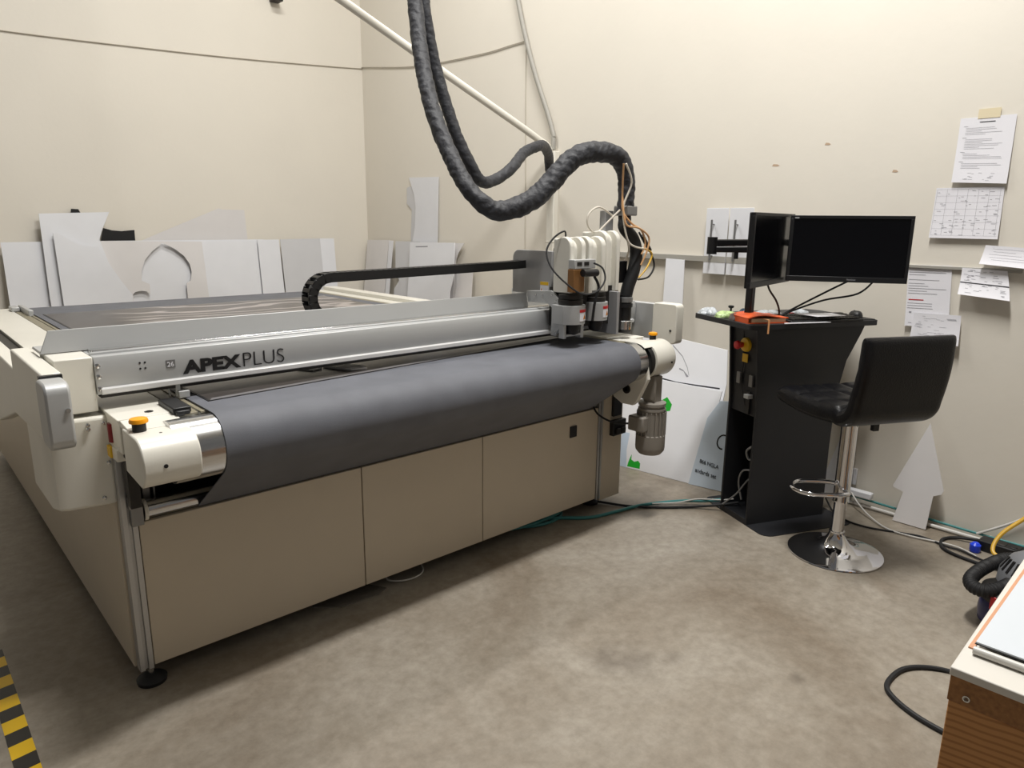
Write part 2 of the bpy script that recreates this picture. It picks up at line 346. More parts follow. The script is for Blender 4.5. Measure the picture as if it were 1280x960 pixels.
# small brackets beside the left housing
obj('side_bracket', MB().box(.448, .475, 2.135, 2.20, .770, .805), CREAM, MC, bevel=.002)
obj('side_bracket', MB().box(.442, .452, 2.18, 2.215, .772, .805), YEL, MC, bevel=.002, label='yellow latch')
obj('indicator_light', MB().cyl((.462, 2.20, .815), (.462, 2.20, .870), .016, 16), mat('dark red lens', (120, 20, 25), .3), MC, smooth=True, label='dark red indicator light')
obj('bracket_arm', MB().box(.470, .500, 2.14, 2.175, .62, .77).box(.465, .505, 2.10, 2.14, .78, .86), DARKM, MC, bevel=.003)
# right nose housing + swing plate + gear motor
rh = obj('nose_housing', MB().lathe((0, 2.005, .812), [(.05, 2.655), (.086, 2.662), (.088, 2.666), (.088, 2.80), (.082, 2.812), (.05, 2.818), (.001, 2.819)], 40, 'x'), CREAM, MC, smooth=True, label='cream round housing at the right end of the front roller')
obj('housing_collar', MB().lathe((0, 2.012, .810), [(.06, 2.631), (.084, 2.632), (.084, 2.664), (.06, 2.668)], 40, 'x'), BLACK, rh, smooth=True)
obj('housing_hood', MB().prism([(2.16, .899), (2.01, .901)]+arc(2.007, .812, .088, 92, 128, 6)+arc(2.007, .812, .084, 128, 92, 6)+[(2.16, .893)], 0, 2.605, 2.70), CREAM, rh, bevel=.002)
obj('housing_hole', MB().cyl((2.772, 1.925, .80), (2.772, 1.915, .80), .005, 14), BLACK, rh)
mushroom(2.752, 2.02, .897, rh, .022)
sp = obj('swing_plate', MB().prism([(1.93, .735), (1.985, .62), (2.01, .598), (2.075, .596), (2.125, .62), (2.150, .665), (2.17, .70), (2.14, .83), (2.03, .88), (1.95, .82)], 0, 2.605, 2.632), CREAM, MC, bevel=.004, label='cream roller bearing plate')
obj('bearing_hole', MB().lathe((0, 2.045, .672), [(.021, 2.598), (.021, 2.606), (.010, 2.606), (.010, 2.598)], 22, 'x'), DARKM, sp, smooth=True)
obj('switch_box', MB().box(2.70, 2.765, 2.196, 2.211, .485, .60), BLACK, MC, bevel=.002, label='square black cover plate beside the motor')
sb = obj('socket_box', MB().box(2.690, 2.790, 2.185, 2.212, .385, .465), BLACK, MC, bevel=.003, label='black connector box')
obj('connector', MB().box(2.705, 2.735, 2.172, 2.185, .395, .425).box(2.745, 2.775, 2.172, 2.185, .395, .425), DARKM, sb, bevel=.003)
dm = obj('drive_motor', MB().lathe((2.715, 1.975, 0), [(.03, .345), (.055, .350), (.069, .368), (.071, .385), (.071, .445), (.062, .447), (.062, .565), (.066, .568), (.066, .578), (.058, .580), (.058, .59), (.066, .592), (.066, .605), (.045, .61)], 36), MOTOR, MC, smooth=True, label='grey finned gear motor hanging under the right housing')
mb = MB()
for k in range(20):
    a = 2*math.pi*k/20; c_, s_ = math.cos(a), math.sin(a)
    Mx = Matrix.Translation((2.715, 1.975, 0)) @ Matrix.Rotation(a, 4, 'Z'); f_ = MB(Mx); f_.bm.free(); f_.bm = mb.bm; f_.box(.055, .0715, -.0025, .0025, .447, .562)
obj('cooling_fins', mb, MOTOR, dm)
obj('gear_head', MB().box(2.682, 2.748, 1.945, 2.005, .60, .735).box(2.675, 2.690, 1.935, 2.015, .62, .74), MOTOR, dm, bevel=.006)
obj('terminal_box', MB().box(2.615, 2.675, 1.95, 2.04, .47, .545), MOTOR, dm, bevel=.008)
obj('motor_cable', MB().tube([(2.63, 2.03, .50), (2.58, 2.10, .50), (2.55, 2.17, .53), (2.56, 2.22, .57)], .005, 8), RUBBER, MC, smooth=True)
# rear clamp on the left rail
obj('rail_clamp', MB().box(.60, .64, 5.0, 5.12, .90, .925).box(.645, .67, 4.75, 5.1, .895, .93), ALUF, MC, bevel=.004)

# ---- gantry
GB = obj('gantry_beam', MB().prism([(2.25, .945), (2.245, .952), (2.245, 1.036), (2.252, 1.055), (2.285, 1.055), (2.285, 1.062), (2.300, 1.062), (2.300, 1.055), (2.42, 1.055), (2.44, .945)], 0, .442, 2.90), ALUF, MC, bevel=.0015, label='silver gantry beam carrying the tool head')
obj('rail_strip', MB().prism([(2.235, .948), (2.235, .962), (2.246, .966), (2.246, .944)], 0, .452, 2.88), mat('bright rail', (225, 225, 225), .3, metal=.2), GB, bevel=.001)
obj('rail_strip', MB().box(.452, 2.90, 2.30, 2.312, 1.055, 1.066).box(.452, 2.90, 2.33, 2.36, 1.055, 1.063), STEEL, GB, bevel=.001)
obj('rack_strip', MB().box(.452, 2.88, 2.252, 2.29, .934, .945), DARKM, GB)
obj('chain_tray', MB().prism([(2.372, 1.058), (2.385, 1.122), (2.392, 1.122), (2.380, 1.064), (2.50, 1.064), (2.50, 1.058)], 0, lambda p: .335+(p[1]-1.058)*.45, 2.26), ALUF, GB, bevel=.001, label='silver sloping cover in front of the cable chain')
eb = obj('end_block', MB().box(.345, .441, 2.25, 2.45, .898, 1.056), CREAM, GB, bevel=.003)
obj('end_block', MB().box(2.80, 2.90, 2.26, 2.45, .925, 1.05), ALUF, GB, bevel=.003)
for x, z in ((.450, 1.030), (.450, .998), (.450, .962)): obj('screw', MB().lathe((x, 2.246, z), [(.0075, 0), (.0075, -.003), (.004, -.005)], 14, 'y'), STEEL, GB, smooth=True)
mb = MB()
for x in (.560, .574):
    for z in (1.008, 1.025): mb.cyl((x, 2.2455, z), (x, 2.244, z), .003, 10)
obj('beam_holes', mb, BLACK, GB)
lb = obj('serial_plate', MB().box(.632, .658, 2.2435, 2.2455, 1.0, 1.024), ALUD, GB)
FM = lambda x, y, z: Matrix.Translation((x, y, z)) @ Matrix.Rotation(R(90), 4, 'X')
t_ = text('plate_code', '26', .02, FM(.634, 2.2425, 1.004), PAPER, lb)
tx = fit_text('lettering', 'APEX', FM(.678, 2.2435, .9745), INKD, GB, .180, .043, offset=.044); tx.data.materials[0] = BLACK
tx['label'] = 'bold black APEX lettering'
tx = fit_text('lettering', 'PLUS', FM(.866, 2.2435, .9745), INKD, GB, .138, .046, offset=-.02); tx.data.materials[0] = BLACK
tx['label'] = 'thin black PLUS lettering'
# left side arm: plate running back beside the bed with the grey end cap
obj('side_arm', MB().prism([(2.11, 1.048), (2.60, 1.048), (2.605, .985), (3.7, .985), (3.7, .62), (3.20, .690), (2.69, .826), (2.27, .848), (2.11, .855)], 0, .292, .340), CREAM, GB, bevel=.005)
obj('shadow_gap_strip', MB().box(.40, .449, 2.62, 5.2, .80, .885), DARKM, MC, label='dark strip in place of the shadow gap under the left edge of the bed')  # added dark strip, stands in for the shadow between side arm and bed
mb = MB(); mb.prism(rrect(1.985, 2.098, .872, 1.044, .028), 0, .277, .333)
obj('end_cap', mb, ALUF, GB, bevel=.006, label='silver rounded cap at the left end of the gantry')
obj('gap_shade_strip', MB().box(.286, .338, 2.094, 2.112, .862, 1.046), BLACK, GB, label='black strip in place of the shaded gap behind the end cap')  # black colour stands in for shade in the gap between arm and cap
obj('cap_screw', MB().cyl((.322, 1.986, .975), (.322, 1.980, .975), .006, 12), STEEL, GB)
# lower cover under the left arm
sc = obj('skirt_cover', MB().prism([(.303, 2.30), (.303, 2.56), (.33, 2.60), (.46, 2.60), (.46, 2.236), (.43, 2.236), (.335, 2.252), (.315, 2.265)], 2, .615, .885), CREAM, GB, bevel=.01, seg=3, label='cream lower cover at the left end of the gantry')
for x, z in ((.405, .865), (.447, .865), (.447, .745), (.425, .64), (.405, .853)): obj('screw', MB().lathe((x, 2.238, z), [(.006, 0), (.006, -.005), (.003, -.007)], 12, 'y'), STEEL, sc, smooth=True)
# right arm and cap
obj('side_arm', MB().box(2.905, 2.95, 2.10, 3.2, .872, 1.050), ALUF, GB, bevel=.004)
rc = obj('end_cap', MB().prism(rrect(1.99, 2.135, .860, 1.058, .02), 0, 2.895, 2.955), CREAM, GB, bevel=.005, label='pale rounded cap at the right end of the gantry')
mb = MB(); mb.cyl((2.8955, 2.022, .926), (2.893, 2.022, .926), .006, 14)
obj('cap_hole', mb, BLACK, rc)
# probe under the beam at the left
obj('probe_bracket', MB().box(.655, .668, 2.25, 2.262, .905, .945).box(.658, .690, 2.235, 2.262, .903, .925).box(.64, .645, 2.27, 2.28, .902, .945), ALUF, GB, bevel=.002)
obj('probe_block', MB().box(.590, .640, 2.075, 2.215, .893, .915).box(.595, .633, 2.06, 2.075, .893, .908), BLACK, MC, bevel=.003, label='black sensor block on the left edge of the bed')
# ---- energy chain
mb = MB(); Yc0, Yc1 = 2.405, 2.465; hc = .036
path = [(2.27, 1.252), (1.40, 1.232)]
cx, cz, rad = 1.278, 1.157, .076
path2 = []
n_ = 42
for i in range(n_): path2.append((2.272-(2.272-cx)*i/n_, 1.252-(1.252-(cz+rad))*(i/n_)**.7))
na = 9
for i in range(na+1): a = R(90+180*i/na); path2.append((cx+rad*math.cos(a), cz+rad*math.sin(a)))
for i in range(1, 24): path2.append((cx+i*.0262, cz-rad))
for i in range(len(path2)-1):
    A = Vector((path2[i][0], 0, path2[i][1])); B = Vector((path2[i+1][0], 0, path2[i+1][1])); dd = (B-A); l_ = dd.length
    ang = math.atan2(dd.z, dd.x); Mx = Matrix.Translation((A+B)/2) @ Matrix.Rotation(-ang, 4, 'Y'); q = MB(Mx); q.bm.free(); q.bm = mb.bm
    for y in (Yc0, Yc1-.006): q.box(-l_*.56, l_*.56, y, y+.006, -hc/2, hc/2)
    q.box(-l_*.28, l_*.28, Yc0, Yc1, hc/2-.004, hc/2); q.box(-l_*.28, l_*.28, Yc0, Yc1, -hc/2, -hc/2+.004)
obj('cable_chain', mb, BLACK, MC, bevel=.0012, label='black plastic cable chain above the gantry')
mb = MB()
for y in (2.418, 2.435, 2.452): mb.tube([(2.2, y, 1.248), (1.7, y, 1.244), (1.33, y, 1.232), (cx-.05, y, cz+.052), (cx-rad+.008, y, cz), (cx-.05, y, cz-.055), (1.34, y, 1.085), (1.9, y, 1.083)], .0055, 8)
obj('chain_cables', mb, ALUD, MC, smooth=True)

# ---- tool carriage
TC = obj('tool_carriage', MB().prism([(2.366, 1.135), (2.211, 1.147), (2.195, 1.143), (2.135, 1.094), (2.128, 1.024), (2.174, .947), (2.205, .947), (2.198, 1.070), (2.230, 1.088), (2.354, 1.085)], 0, 2.240, 2.252), ALUF, MC, bevel=.002, label='tool carriage with white covered cutting heads')
mb = MB()
for y, z in ((2.20, 1.128), (2.175, 1.105), (2.165, 1.045), (2.172, .965), (2.255, 1.125), (2.30, 1.12)): obj('screw', MB().lathe((2.240, y, z), [(.004, 0), (.004, -.003), (.002, -.004)], 10, 'x'), STEEL, TC, smooth=True)
bp_ = obj('back_plate', MB().prism([(2.245, 1.118), (2.505, 1.118), (2.505, 1.262)]+arc(2.465, 1.276, .04, 0, 90, 6)[1:]+[(2.245, 1.316)], 0, 2.280, 2.292), PLATEG, TC, bevel=.002, label='grey cable chain plate')
st = obj('warning_label', MB().box(2.2785, 2.2798, 2.262, 2.315, 1.128, 1.178), PAPER, bp_); obj('carriage_core', MB().box(2.30, 2.57, 2.17, 2.26, 1.07, 1.33), ALUD, TC, bevel=.004)
obj('carriage_back', MB().box(2.26, 2.60, 2.12, 2.235, .985, 1.16), DARKM, TC)
def label_yellow():
    obj('warning_label', MB().box(2.2780, 2.2786, 2.262, 2.315, 1.163, 1.178), YEL, bp_)
label_yellow()
obj('warning_label', MB().prism([(2.300, 1.132), (2.312, 1.132), (2.306, 1.150)], 0, 2.2778, 2.2786), mat('amber sign', (190, 120, 30), .5), bp_)
def cover(x0, x1, y0, y1, z0, z1, lab):
    r_ = .045
    pts = [(y1, z0), (y1, z1)]+arc(y0+r_, z1-r_, r_, 90, 180, 8)+[(y0, z0)]
    pts = [(y1, z0), (y1, z1)]+arc(y0+.02+r_, z1-r_-.006, r_, 90, 180, 8)+[(y0+.02, z0)]
    c = obj('head_cover', MB().prism(pts, 0, x0, x1), CREAM, TC, bevel=.006, seg=3, label=lab)
    # raised side ribs leave a recessed centre
    pts2 = [(y1-.02, z0), (y1-.02, z1-.004)]+arc(y0+r_-.008, z1-r_+.006, r_, 90, 180, 8)+[(y0-.008, z0)]
    w_ = (x1-x0)
    obj('cover_rib', MB().prism(pts2, 0, x0-.001, x0+w_*.26), CREAM, c, bevel=.004)
    obj('cover_rib', MB().prism(pts2, 0, x1-w_*.26, x1+.001), CREAM, c, bevel=.004)
    return c
c1 = cover(2.237, 2.335, 2.10, 2.195, 1.142, 1.376, 'leftmost white head cover')
cover(2.352, 2.462, 2.095, 2.215, 1.135, 1.378, 'middle white head cover')
cover(2.480, 2.580, 2.11, 2.25, 1.135, 1.402, 'rightmost white head cover, the tallest')
def head(cx_, cy, z0, z1, r_):
    h = obj('cutting_head', MB().prism([(cx_-r_, cy+.05), (cx_-r_, cy-.02)]+arc(cx_, cy-.0, r_, 195, 345, 14)+[(cx_+r_, cy+.05)], 2, z0, z1), ALUF, TC, bevel=.003, smooth=True)
    obj('head_collar', MB().lathe((cx_, cy, z1), [(r_*.80, 0), (r_*.84, .008), (r_*.84, .022), (r_*.76, .025), (r_*.80, .029), (r_*.80, .045), (r_*.6, .050)], 28), DARKM, h, smooth=True)
    obj('tool_tip', MB().lathe((cx_+.01, cy, z0), [(r_*.55, 0), (r_*.6, -.02), (r_*.5, -.045), (r_*.2, -.055)], 20), BLACK, h, smooth=True)
    # label on the round front
    a0, a1 = 262, 318; P = [(cx_+(r_+.0015)*math.cos(R(a0+(a1-a0)*i/6)), cy+(r_+.0015)*math.sin(R(a0+(a1-a0)*i/6))) for i in range(7)]; P2 = [(cx_+(r_-.002)*math.cos(R(a0+(a1-a0)*i/6)), cy+(r_-.002)*math.sin(R(a0+(a1-a0)*i/6))) for i in range(7)]
    zc = (z0+z1)/2
    obj('warning_label', MB().prism(P+P2[::-1], 2, zc-.026, zc+.012), PAPER, h)
    obj('warning_label', MB().prism([(cx_+(r_+.0022)*math.cos(R(a)), cy+(r_+.0022)*math.sin(R(a))) for a in range(262, 320, 8)]+[(cx_+(r_-.002)*math.cos(R(a)), cy+(r_-.002)*math.sin(R(a))) for a in range(318, 260, -8)], 2, zc+.012, zc+.024), RED, h)
    aa = R(290); p = Vector((cx_+(r_+.002)*math.cos(aa), cy+(r_+.002)*math.sin(aa), zc-.008)); tdir = Vector((-math.sin(aa), math.cos(aa), 0)); nrm = Vector((math.cos(aa), math.sin(aa), 0))
    q = MB(); V = [q.bm.verts.new(v) for v in (p-tdir*.011-Vector((0, 0, .010)), p+tdir*.011-Vector((0, 0, .010)), p+Vector((0, 0, .012)))]; V2 = [q.bm.verts.new(v.co-nrm*.004) for v in V]
    q.face(V); q.face(V2[::-1]); [q.face([V[i], V[(i+1) % 3], V2[(i+1) % 3], V2[i]]) for i in range(3)]
    obj('warning_label', q, mat('amber sign', (190, 120, 30), .5), h)
    return h
head(2.275, 2.12, 1.008, 1.090, .066)
head(2.435, 2.12, 1.012, 1.094, .060)
obj('tool_support', MB().box(2.215, 2.232, 2.10, 2.13, .945, 1.01).box(2.325, 2.345, 2.10, 2.13, .94, 1.01).box(2.232, 2.325, 2.10, 2.13, .952, .962), ALUF, TC, bevel=.002)
obj('head_plate', MB().box(2.535, 2.553, 2.07, 2.24, .938, 1.135), PLATEG, TC, bevel=.002)
obj('sensor_box', MB().box(2.225, 2.36, 2.055, 2.092, 1.248, 1.288), ALUF, c1, bevel=.003, label='small grey sensor box')
mb = MB(); mb.box(2.24, 2.27, 2.0535, 2.056, 1.262, 1.278).box(2.285, 2.315, 2.0535, 2.056, 1.262, 1.278)
obj('sensor_window', mb, DARKM, c1)
obj('bronze_block', MB().box(2.222, 2.29, 2.055, 2.092, 1.150, 1.247), BROWN, c1, bevel=.002, label='bronze coloured block')
obj('laser_pointer', MB().cyl((2.255, 2.035, 1.233), (2.345, 2.035, 1.231), .016, 18), BLACK, c1, smooth=True, label='black cylindrical laser pointer')
obj('control_cable', MB().tube([(2.34, 2.05, 1.272), (2.365, 2.02, 1.25), (2.36, 2.0, 1.20), (2.31, 2.0, 1.155), (2.245, 2.02, 1.145), (2.19, 2.05, 1.18), (2.155, 2.12, 1.25), (2.16, 2.16, 1.32), (2.20, 2.16, 1.375), (2.245, 2.14, 1.405), (2.255, 2.14, 1.378)], .004, 8), RUBBER, TC, smooth=True)
obj('control_cable', MB().tube([(2.33, 2.035, 1.215), (2.355, 2.03, 1.17), (2.345, 2.04, 1.10), (2.345, 2.05, 1.02)], .006, 8), RUBBER, TC, smooth=True)
obj('black_module', MB().box(2.590, 2.685, 2.14, 2.22, 1.165, 1.268), BLACK, TC, bevel=.004, label='square black module')
obj('head_plate', MB().box(2.575, 2.60, 2.16, 2.24, 1.0, 1.17), ALUF, TC, bevel=.002)
nz = obj('suction_nozzle', MB().lathe((2.665, 2.13, 0), [(.032, .930), (.036, .940), (.036, .985), (.030, .990), (.033, 1.0), (.033, 1.05), (.038, 1.052), (.038, 1.068), (.033, 1.07), (.033, 1.11)], 24), BLACK, TC, smooth=True, label='black suction nozzle')
obj('nozzle_ring', MB().lathe((2.665, 2.13, 0), [(.034, 1.075), (.038, 1.076), (.038, 1.098), (.034, 1.10)], 24), ALUD, nz, smooth=True)
obj('nozzle_ring', MB().lathe((2.665, 2.13, 0), [(.035, .945), (.0375, .946), (.0375, .985), (.035, .987)], 24), STEEL, nz, smooth=True)
obj('nozzle_mount', MB().box(2.60, 2.635, 2.12, 2.18, .945, 1.10), BLACK, TC, bevel=.003)
obj('cable_post', MB().box(2.582, 2.640, 2.20, 2.235, 1.30, 1.497), PLATEG, TC, bevel=.002, label='grey upright cable bracket')
hs = obj('suction_hose', MB().tube([(2.655, 2.15, 1.50), (2.662, 2.15, 1.46), (2.64, 2.13, 1.42), (2.69, 2.12, 1.37), (2.715, 2.115, 1.30), (2.70, 2.115, 1.22), (2.675, 2.125, 1.14), (2.665, 2.13, 1.07)], .030, 18), RUBBER, TC, smooth=True, label='smooth black suction hose')
obj('hose_clamp', MB().box(2.625, 2.705, 2.11, 2.19, 1.475, 1.52), ALUD, TC, bevel=.006)
air = [(TAN, [(2.575, 2.10, 1.70), (2.60, 2.12, 1.56), (2.60, 2.11, 1.49), (2.64, 2.09, 1.44), (2.70, 2.08, 1.41), (2.735, 2.08, 1.35), (2.71, 2.08, 1.30)]),
       (TAN, [(2.60, 2.12, 1.56), (2.595, 2.10, 1.47), (2.61, 2.09, 1.43), (2.68, 2.08, 1.42), (2.745, 2.07, 1.38), (2.74, 2.07, 1.32), (2.71, 2.08, 1.25)]),
       (CLEARW, [(2.58, 2.09, 1.70), (2.625, 2.09, 1.62), (2.60, 2.11, 1.52), (2.60, 2.10, 1.43), (2.62, 2.09, 1.36), (2.66, 2.08, 1.335), (2.73, 2.08, 1.325)]),
       (CLEARW, [(2.60, 2.13, 1.50), (2.53, 2.16, 1.43), (2.50, 2.17, 1.40)]),
       (CLEARW, [(2.58, 2.15, 1.47), (2.48, 2.15, 1.51), (2.41, 2.15, 1.48), (2.405, 2.15, 1.43), (2.44, 2.15, 1.40)]),
       (CLEARW, [(2.62, 2.10, 1.38), (2.64, 2.10, 1.32), (2.64, 2.12, 1.27)]),
       (YCAB, [(2.73, 2.08, 1.325), (2.79, 2.08, 1.30), (2.76, 2.08, 1.24), (2.71, 2.09, 1.19)]),
       (RUBBER, [(2.71, 2.10, 1.40), (2.76, 2.10, 1.345), (2.81, 2.10, 1.30), (2.84, 2.10, 1.24), (2.80, 2.10, 1.19), (2.72, 2.10, 1.18)])]
for m_, p_ in air:
    obj('air_tube', MB().tube(p_, .0045, 8), m_, TC, smooth=True)
obj('cable_plug', MB().cyl((2.735, 2.10, 1.385), (2.80, 2.10, 1.315), .010, 14), DARKM, TC, smooth=True)

# membrane sheet on the belt, cable remnants
tag(obj('membrane_sheet', MB().prism([(.712, 2.145), (2.42, 2.31), (2.46, 4.75), (.711, 4.75)], 2, .9022, .9034), SHEET), 'dark thin sheet with chalky strokes lying flat on the conveyor belt', 'sheet')
ms_ = bpy.data.objects['membrane_sheet']
obj('sheet_hem', MB().prism([(.712, 2.145), (2.42, 2.31), (2.42, 2.316), (.720, 2.152), (.719, 4.75), (.711, 4.75)], 2, .9033, .9042), BLACK, ms_, label='black hem of the sheet')
obj('sheet_border', MB().prism([(.720, 2.152), (2.42, 2.316), (2.42, 2.338), (.733, 2.176)], 2, .9033, .9039), mat('grey film border', (120, 118, 120), .3), ms_, label='grey film border of the sheet')
pts = [(1.12, 2.40), (1.155, 2.345), (1.20, 2.36), (1.185, 2.40)]
tag(obj('foam_scrap', MB().prism(pts, 2, .9036, .909), FOAMW, bevel=.001), 'left one of two white foam scraps on the belt under the gantry', 'scrap', 'foam scraps on the belt')
pts = [(1.215, 2.385), (1.24, 2.32), (1.27, 2.27), (1.325, 2.25), (1.34, 2.29), (1.30, 2.37)]
tag(obj('foam_scrap', MB().prism(pts, 2, .9036, .911), FOAMW, bevel=.001), 'right, larger one of two white foam scraps on the belt under the gantry', 'scrap', 'foam scraps on the belt')

# ================================================================ SLEEVED HOSES FROM THE CEILING
def crumple(k): return lambda L, th: 1+.035*math.sin(L*74+2.6*math.sin(th*2+L*9))*k+.02*math.sin(L*33+th*3)*k+.04*abs(math.sin(L*58+th*1.5+1.5*math.sin(L*17)))*k+.022*math.sin(L*185+3*math.sin(2*th+L*11))*k
HA = [(2.12, 3.10, 5.19), (2.11, 3.08, 3.5), (2.100, 3.02, 2.70), (2.082, 2.985, 2.46), (2.008, 2.83, 2.137), (1.954, 2.658, 1.875), (1.935, 2.462, 1.63), (1.962, 2.37, 1.53), (2.040, 2.322, 1.486), (2.190, 2.267, 1.545), (2.335, 2.236, 1.68), (2.41, 2.21, 1.735), (2.508, 2.183, 1.75), (2.60, 2.16, 1.735), (2.655, 2.15, 1.66), (2.665, 2.15, 1.56), (2.655, 2.15, 1.49)]
tag(obj('cable_hose', MB().tube(HA, lambda t: .035+.009*min(1, max(0, (t-.42)/.12))-.006*min(1, max(0, (t-.75)/.15)), 36, rfun=crumple(1.), sub=46), SLEEVE, smooth=True), 'thick black sleeved hose looping down from the ceiling to the tool head', 'hose')
HB = [(2.20, 3.16, 5.19), (2.20, 3.14, 3.5), (2.195, 3.10, 2.75), (2.20, 3.08, 2.48), (2.255, 3.07, 2.203), (2.327, 3.009, 1.90), (2.40, 2.97, 1.73), (2.476, 2.97, 1.648), (2.60, 3.0, 1.665), (2.731, 3.014, 1.735), (2.90, 3.10, 1.83), (3.05, 3.14, 1.88), (3.22, 3.26, 1.90), (3.42, 3.42, 1.87), (3.50, 3.49, 1.80), (3.60, 3.57, 1.75), (3.66, 3.63, 1.71)]
tag(obj('cable_hose', MB().tube(HB, .030, 24, rfun=crumple(.8), sub=40), SLEEVE, smooth=True), 'thinner black sleeved hose behind the thick one, running across to the wall conduit', 'hose')
# conduits
tag(obj('conduit_pipe', MB().tube([(1.40, 3.88, 5.19), (1.40, 3.88, 3.4), (1.46, 3.875, 3.05), (1.62, 3.86, 2.875), (2.167, 3.809, 2.63), (2.85, 3.747, 2.325), (3.45, 3.692, 2.06), (3.58, 3.682, 2.00), (3.66, 3.675, 1.96), (3.685, 3.67, 1.90)], .024, 16, sub=8), WPIPE, smooth=True), 'cream pipe slanting down from the ceiling to the top of the wall duct', 'pipe')
tag(obj('conduit_pipe', MB().tube([(3.71, 4.62, 5.19), (3.71, 4.05, 2.984), (3.71, 3.70, 2.13), (3.71, 3.665, 2.02), (3.705, 3.66, 1.94)], .017, 16, sub=8), mat('grey painted pipe', (158, 155, 147), .5), smooth=True), 'grey leaning pipe on the right wall, right of the cream slanting pipe', 'pipe')
tag(obj('wall_duct', MB().box(WX-.05, WX, 3.625, 3.695, .0, 1.93).box(WX-.052, WX, 3.622, 3.698, 1.30, 1.312), WPIPE, bevel=.004), 'white upright duct on the right wall behind the tool head', 'duct')
obj_ = obj('wall_cable', MB().tube([(-2.0, 6.233, 2.70), (.0, 6.233, 2.68), (.916, 6.233, 2.683), (1.826, 6.233, 2.715), (2.570, 6.233, 2.751), (3.3, 6.233, 2.80), (3.725, 6.232, 2.833), (3.728, 6.20, 2.84), (3.728, 5.349, 2.729), (3.728, 4.495, 2.693), (3.728, 4.15, 2.70), (3.728, 4.002, 2.703)], .004, 6), mat('painted cable', (170, 162, 148), .6), smooth=True)
tag(obj_, 'thin cable sagging along both walls near the top of the picture', 'cable')
tag(obj('wall_cable', MB().tube([(3.730, 3.98, 2.69), (3.730, 3.975, 2.2), (3.730, 3.965, 1.6), (3.730, 3.955, .3)], .003, 6), mat('painted cable', (195, 188, 174), .6), smooth=True), 'thin straight cable running down the right wall behind the hose', 'cable')
tag(obj('wall_hook', MB().box(2.86, 2.94, 6.14, 6.24, 3.24, 3.27).box(2.86, 2.88, 6.14, 6.16, 3.27, 3.45), DARKM, bevel=.003), 'dark metal bracket at the top edge of the left wall', 'bracket')
# chips in the wall paint
for y, z, wd in ((1.993, 1.757, .045), (1.72, 1.848, .032), (1.378, 1.70, .028)):
    mb = MB(); mb.prism([(y-wd/2, z-.004), (y-wd/5, z-.008), (y+wd/2, z-.006), (y+wd/3, z+.005), (y-wd/6, z+.003)], 0, WX-.0008, WX+.01)
    o = struct('trim_2' if y > 1.9 else ('trim_3' if y > 1.5 else 'trim_4'), mb, mat('torn drywall paper', (190, 165, 140), .8)); o['label'] = 'chipped patch of wall paint'

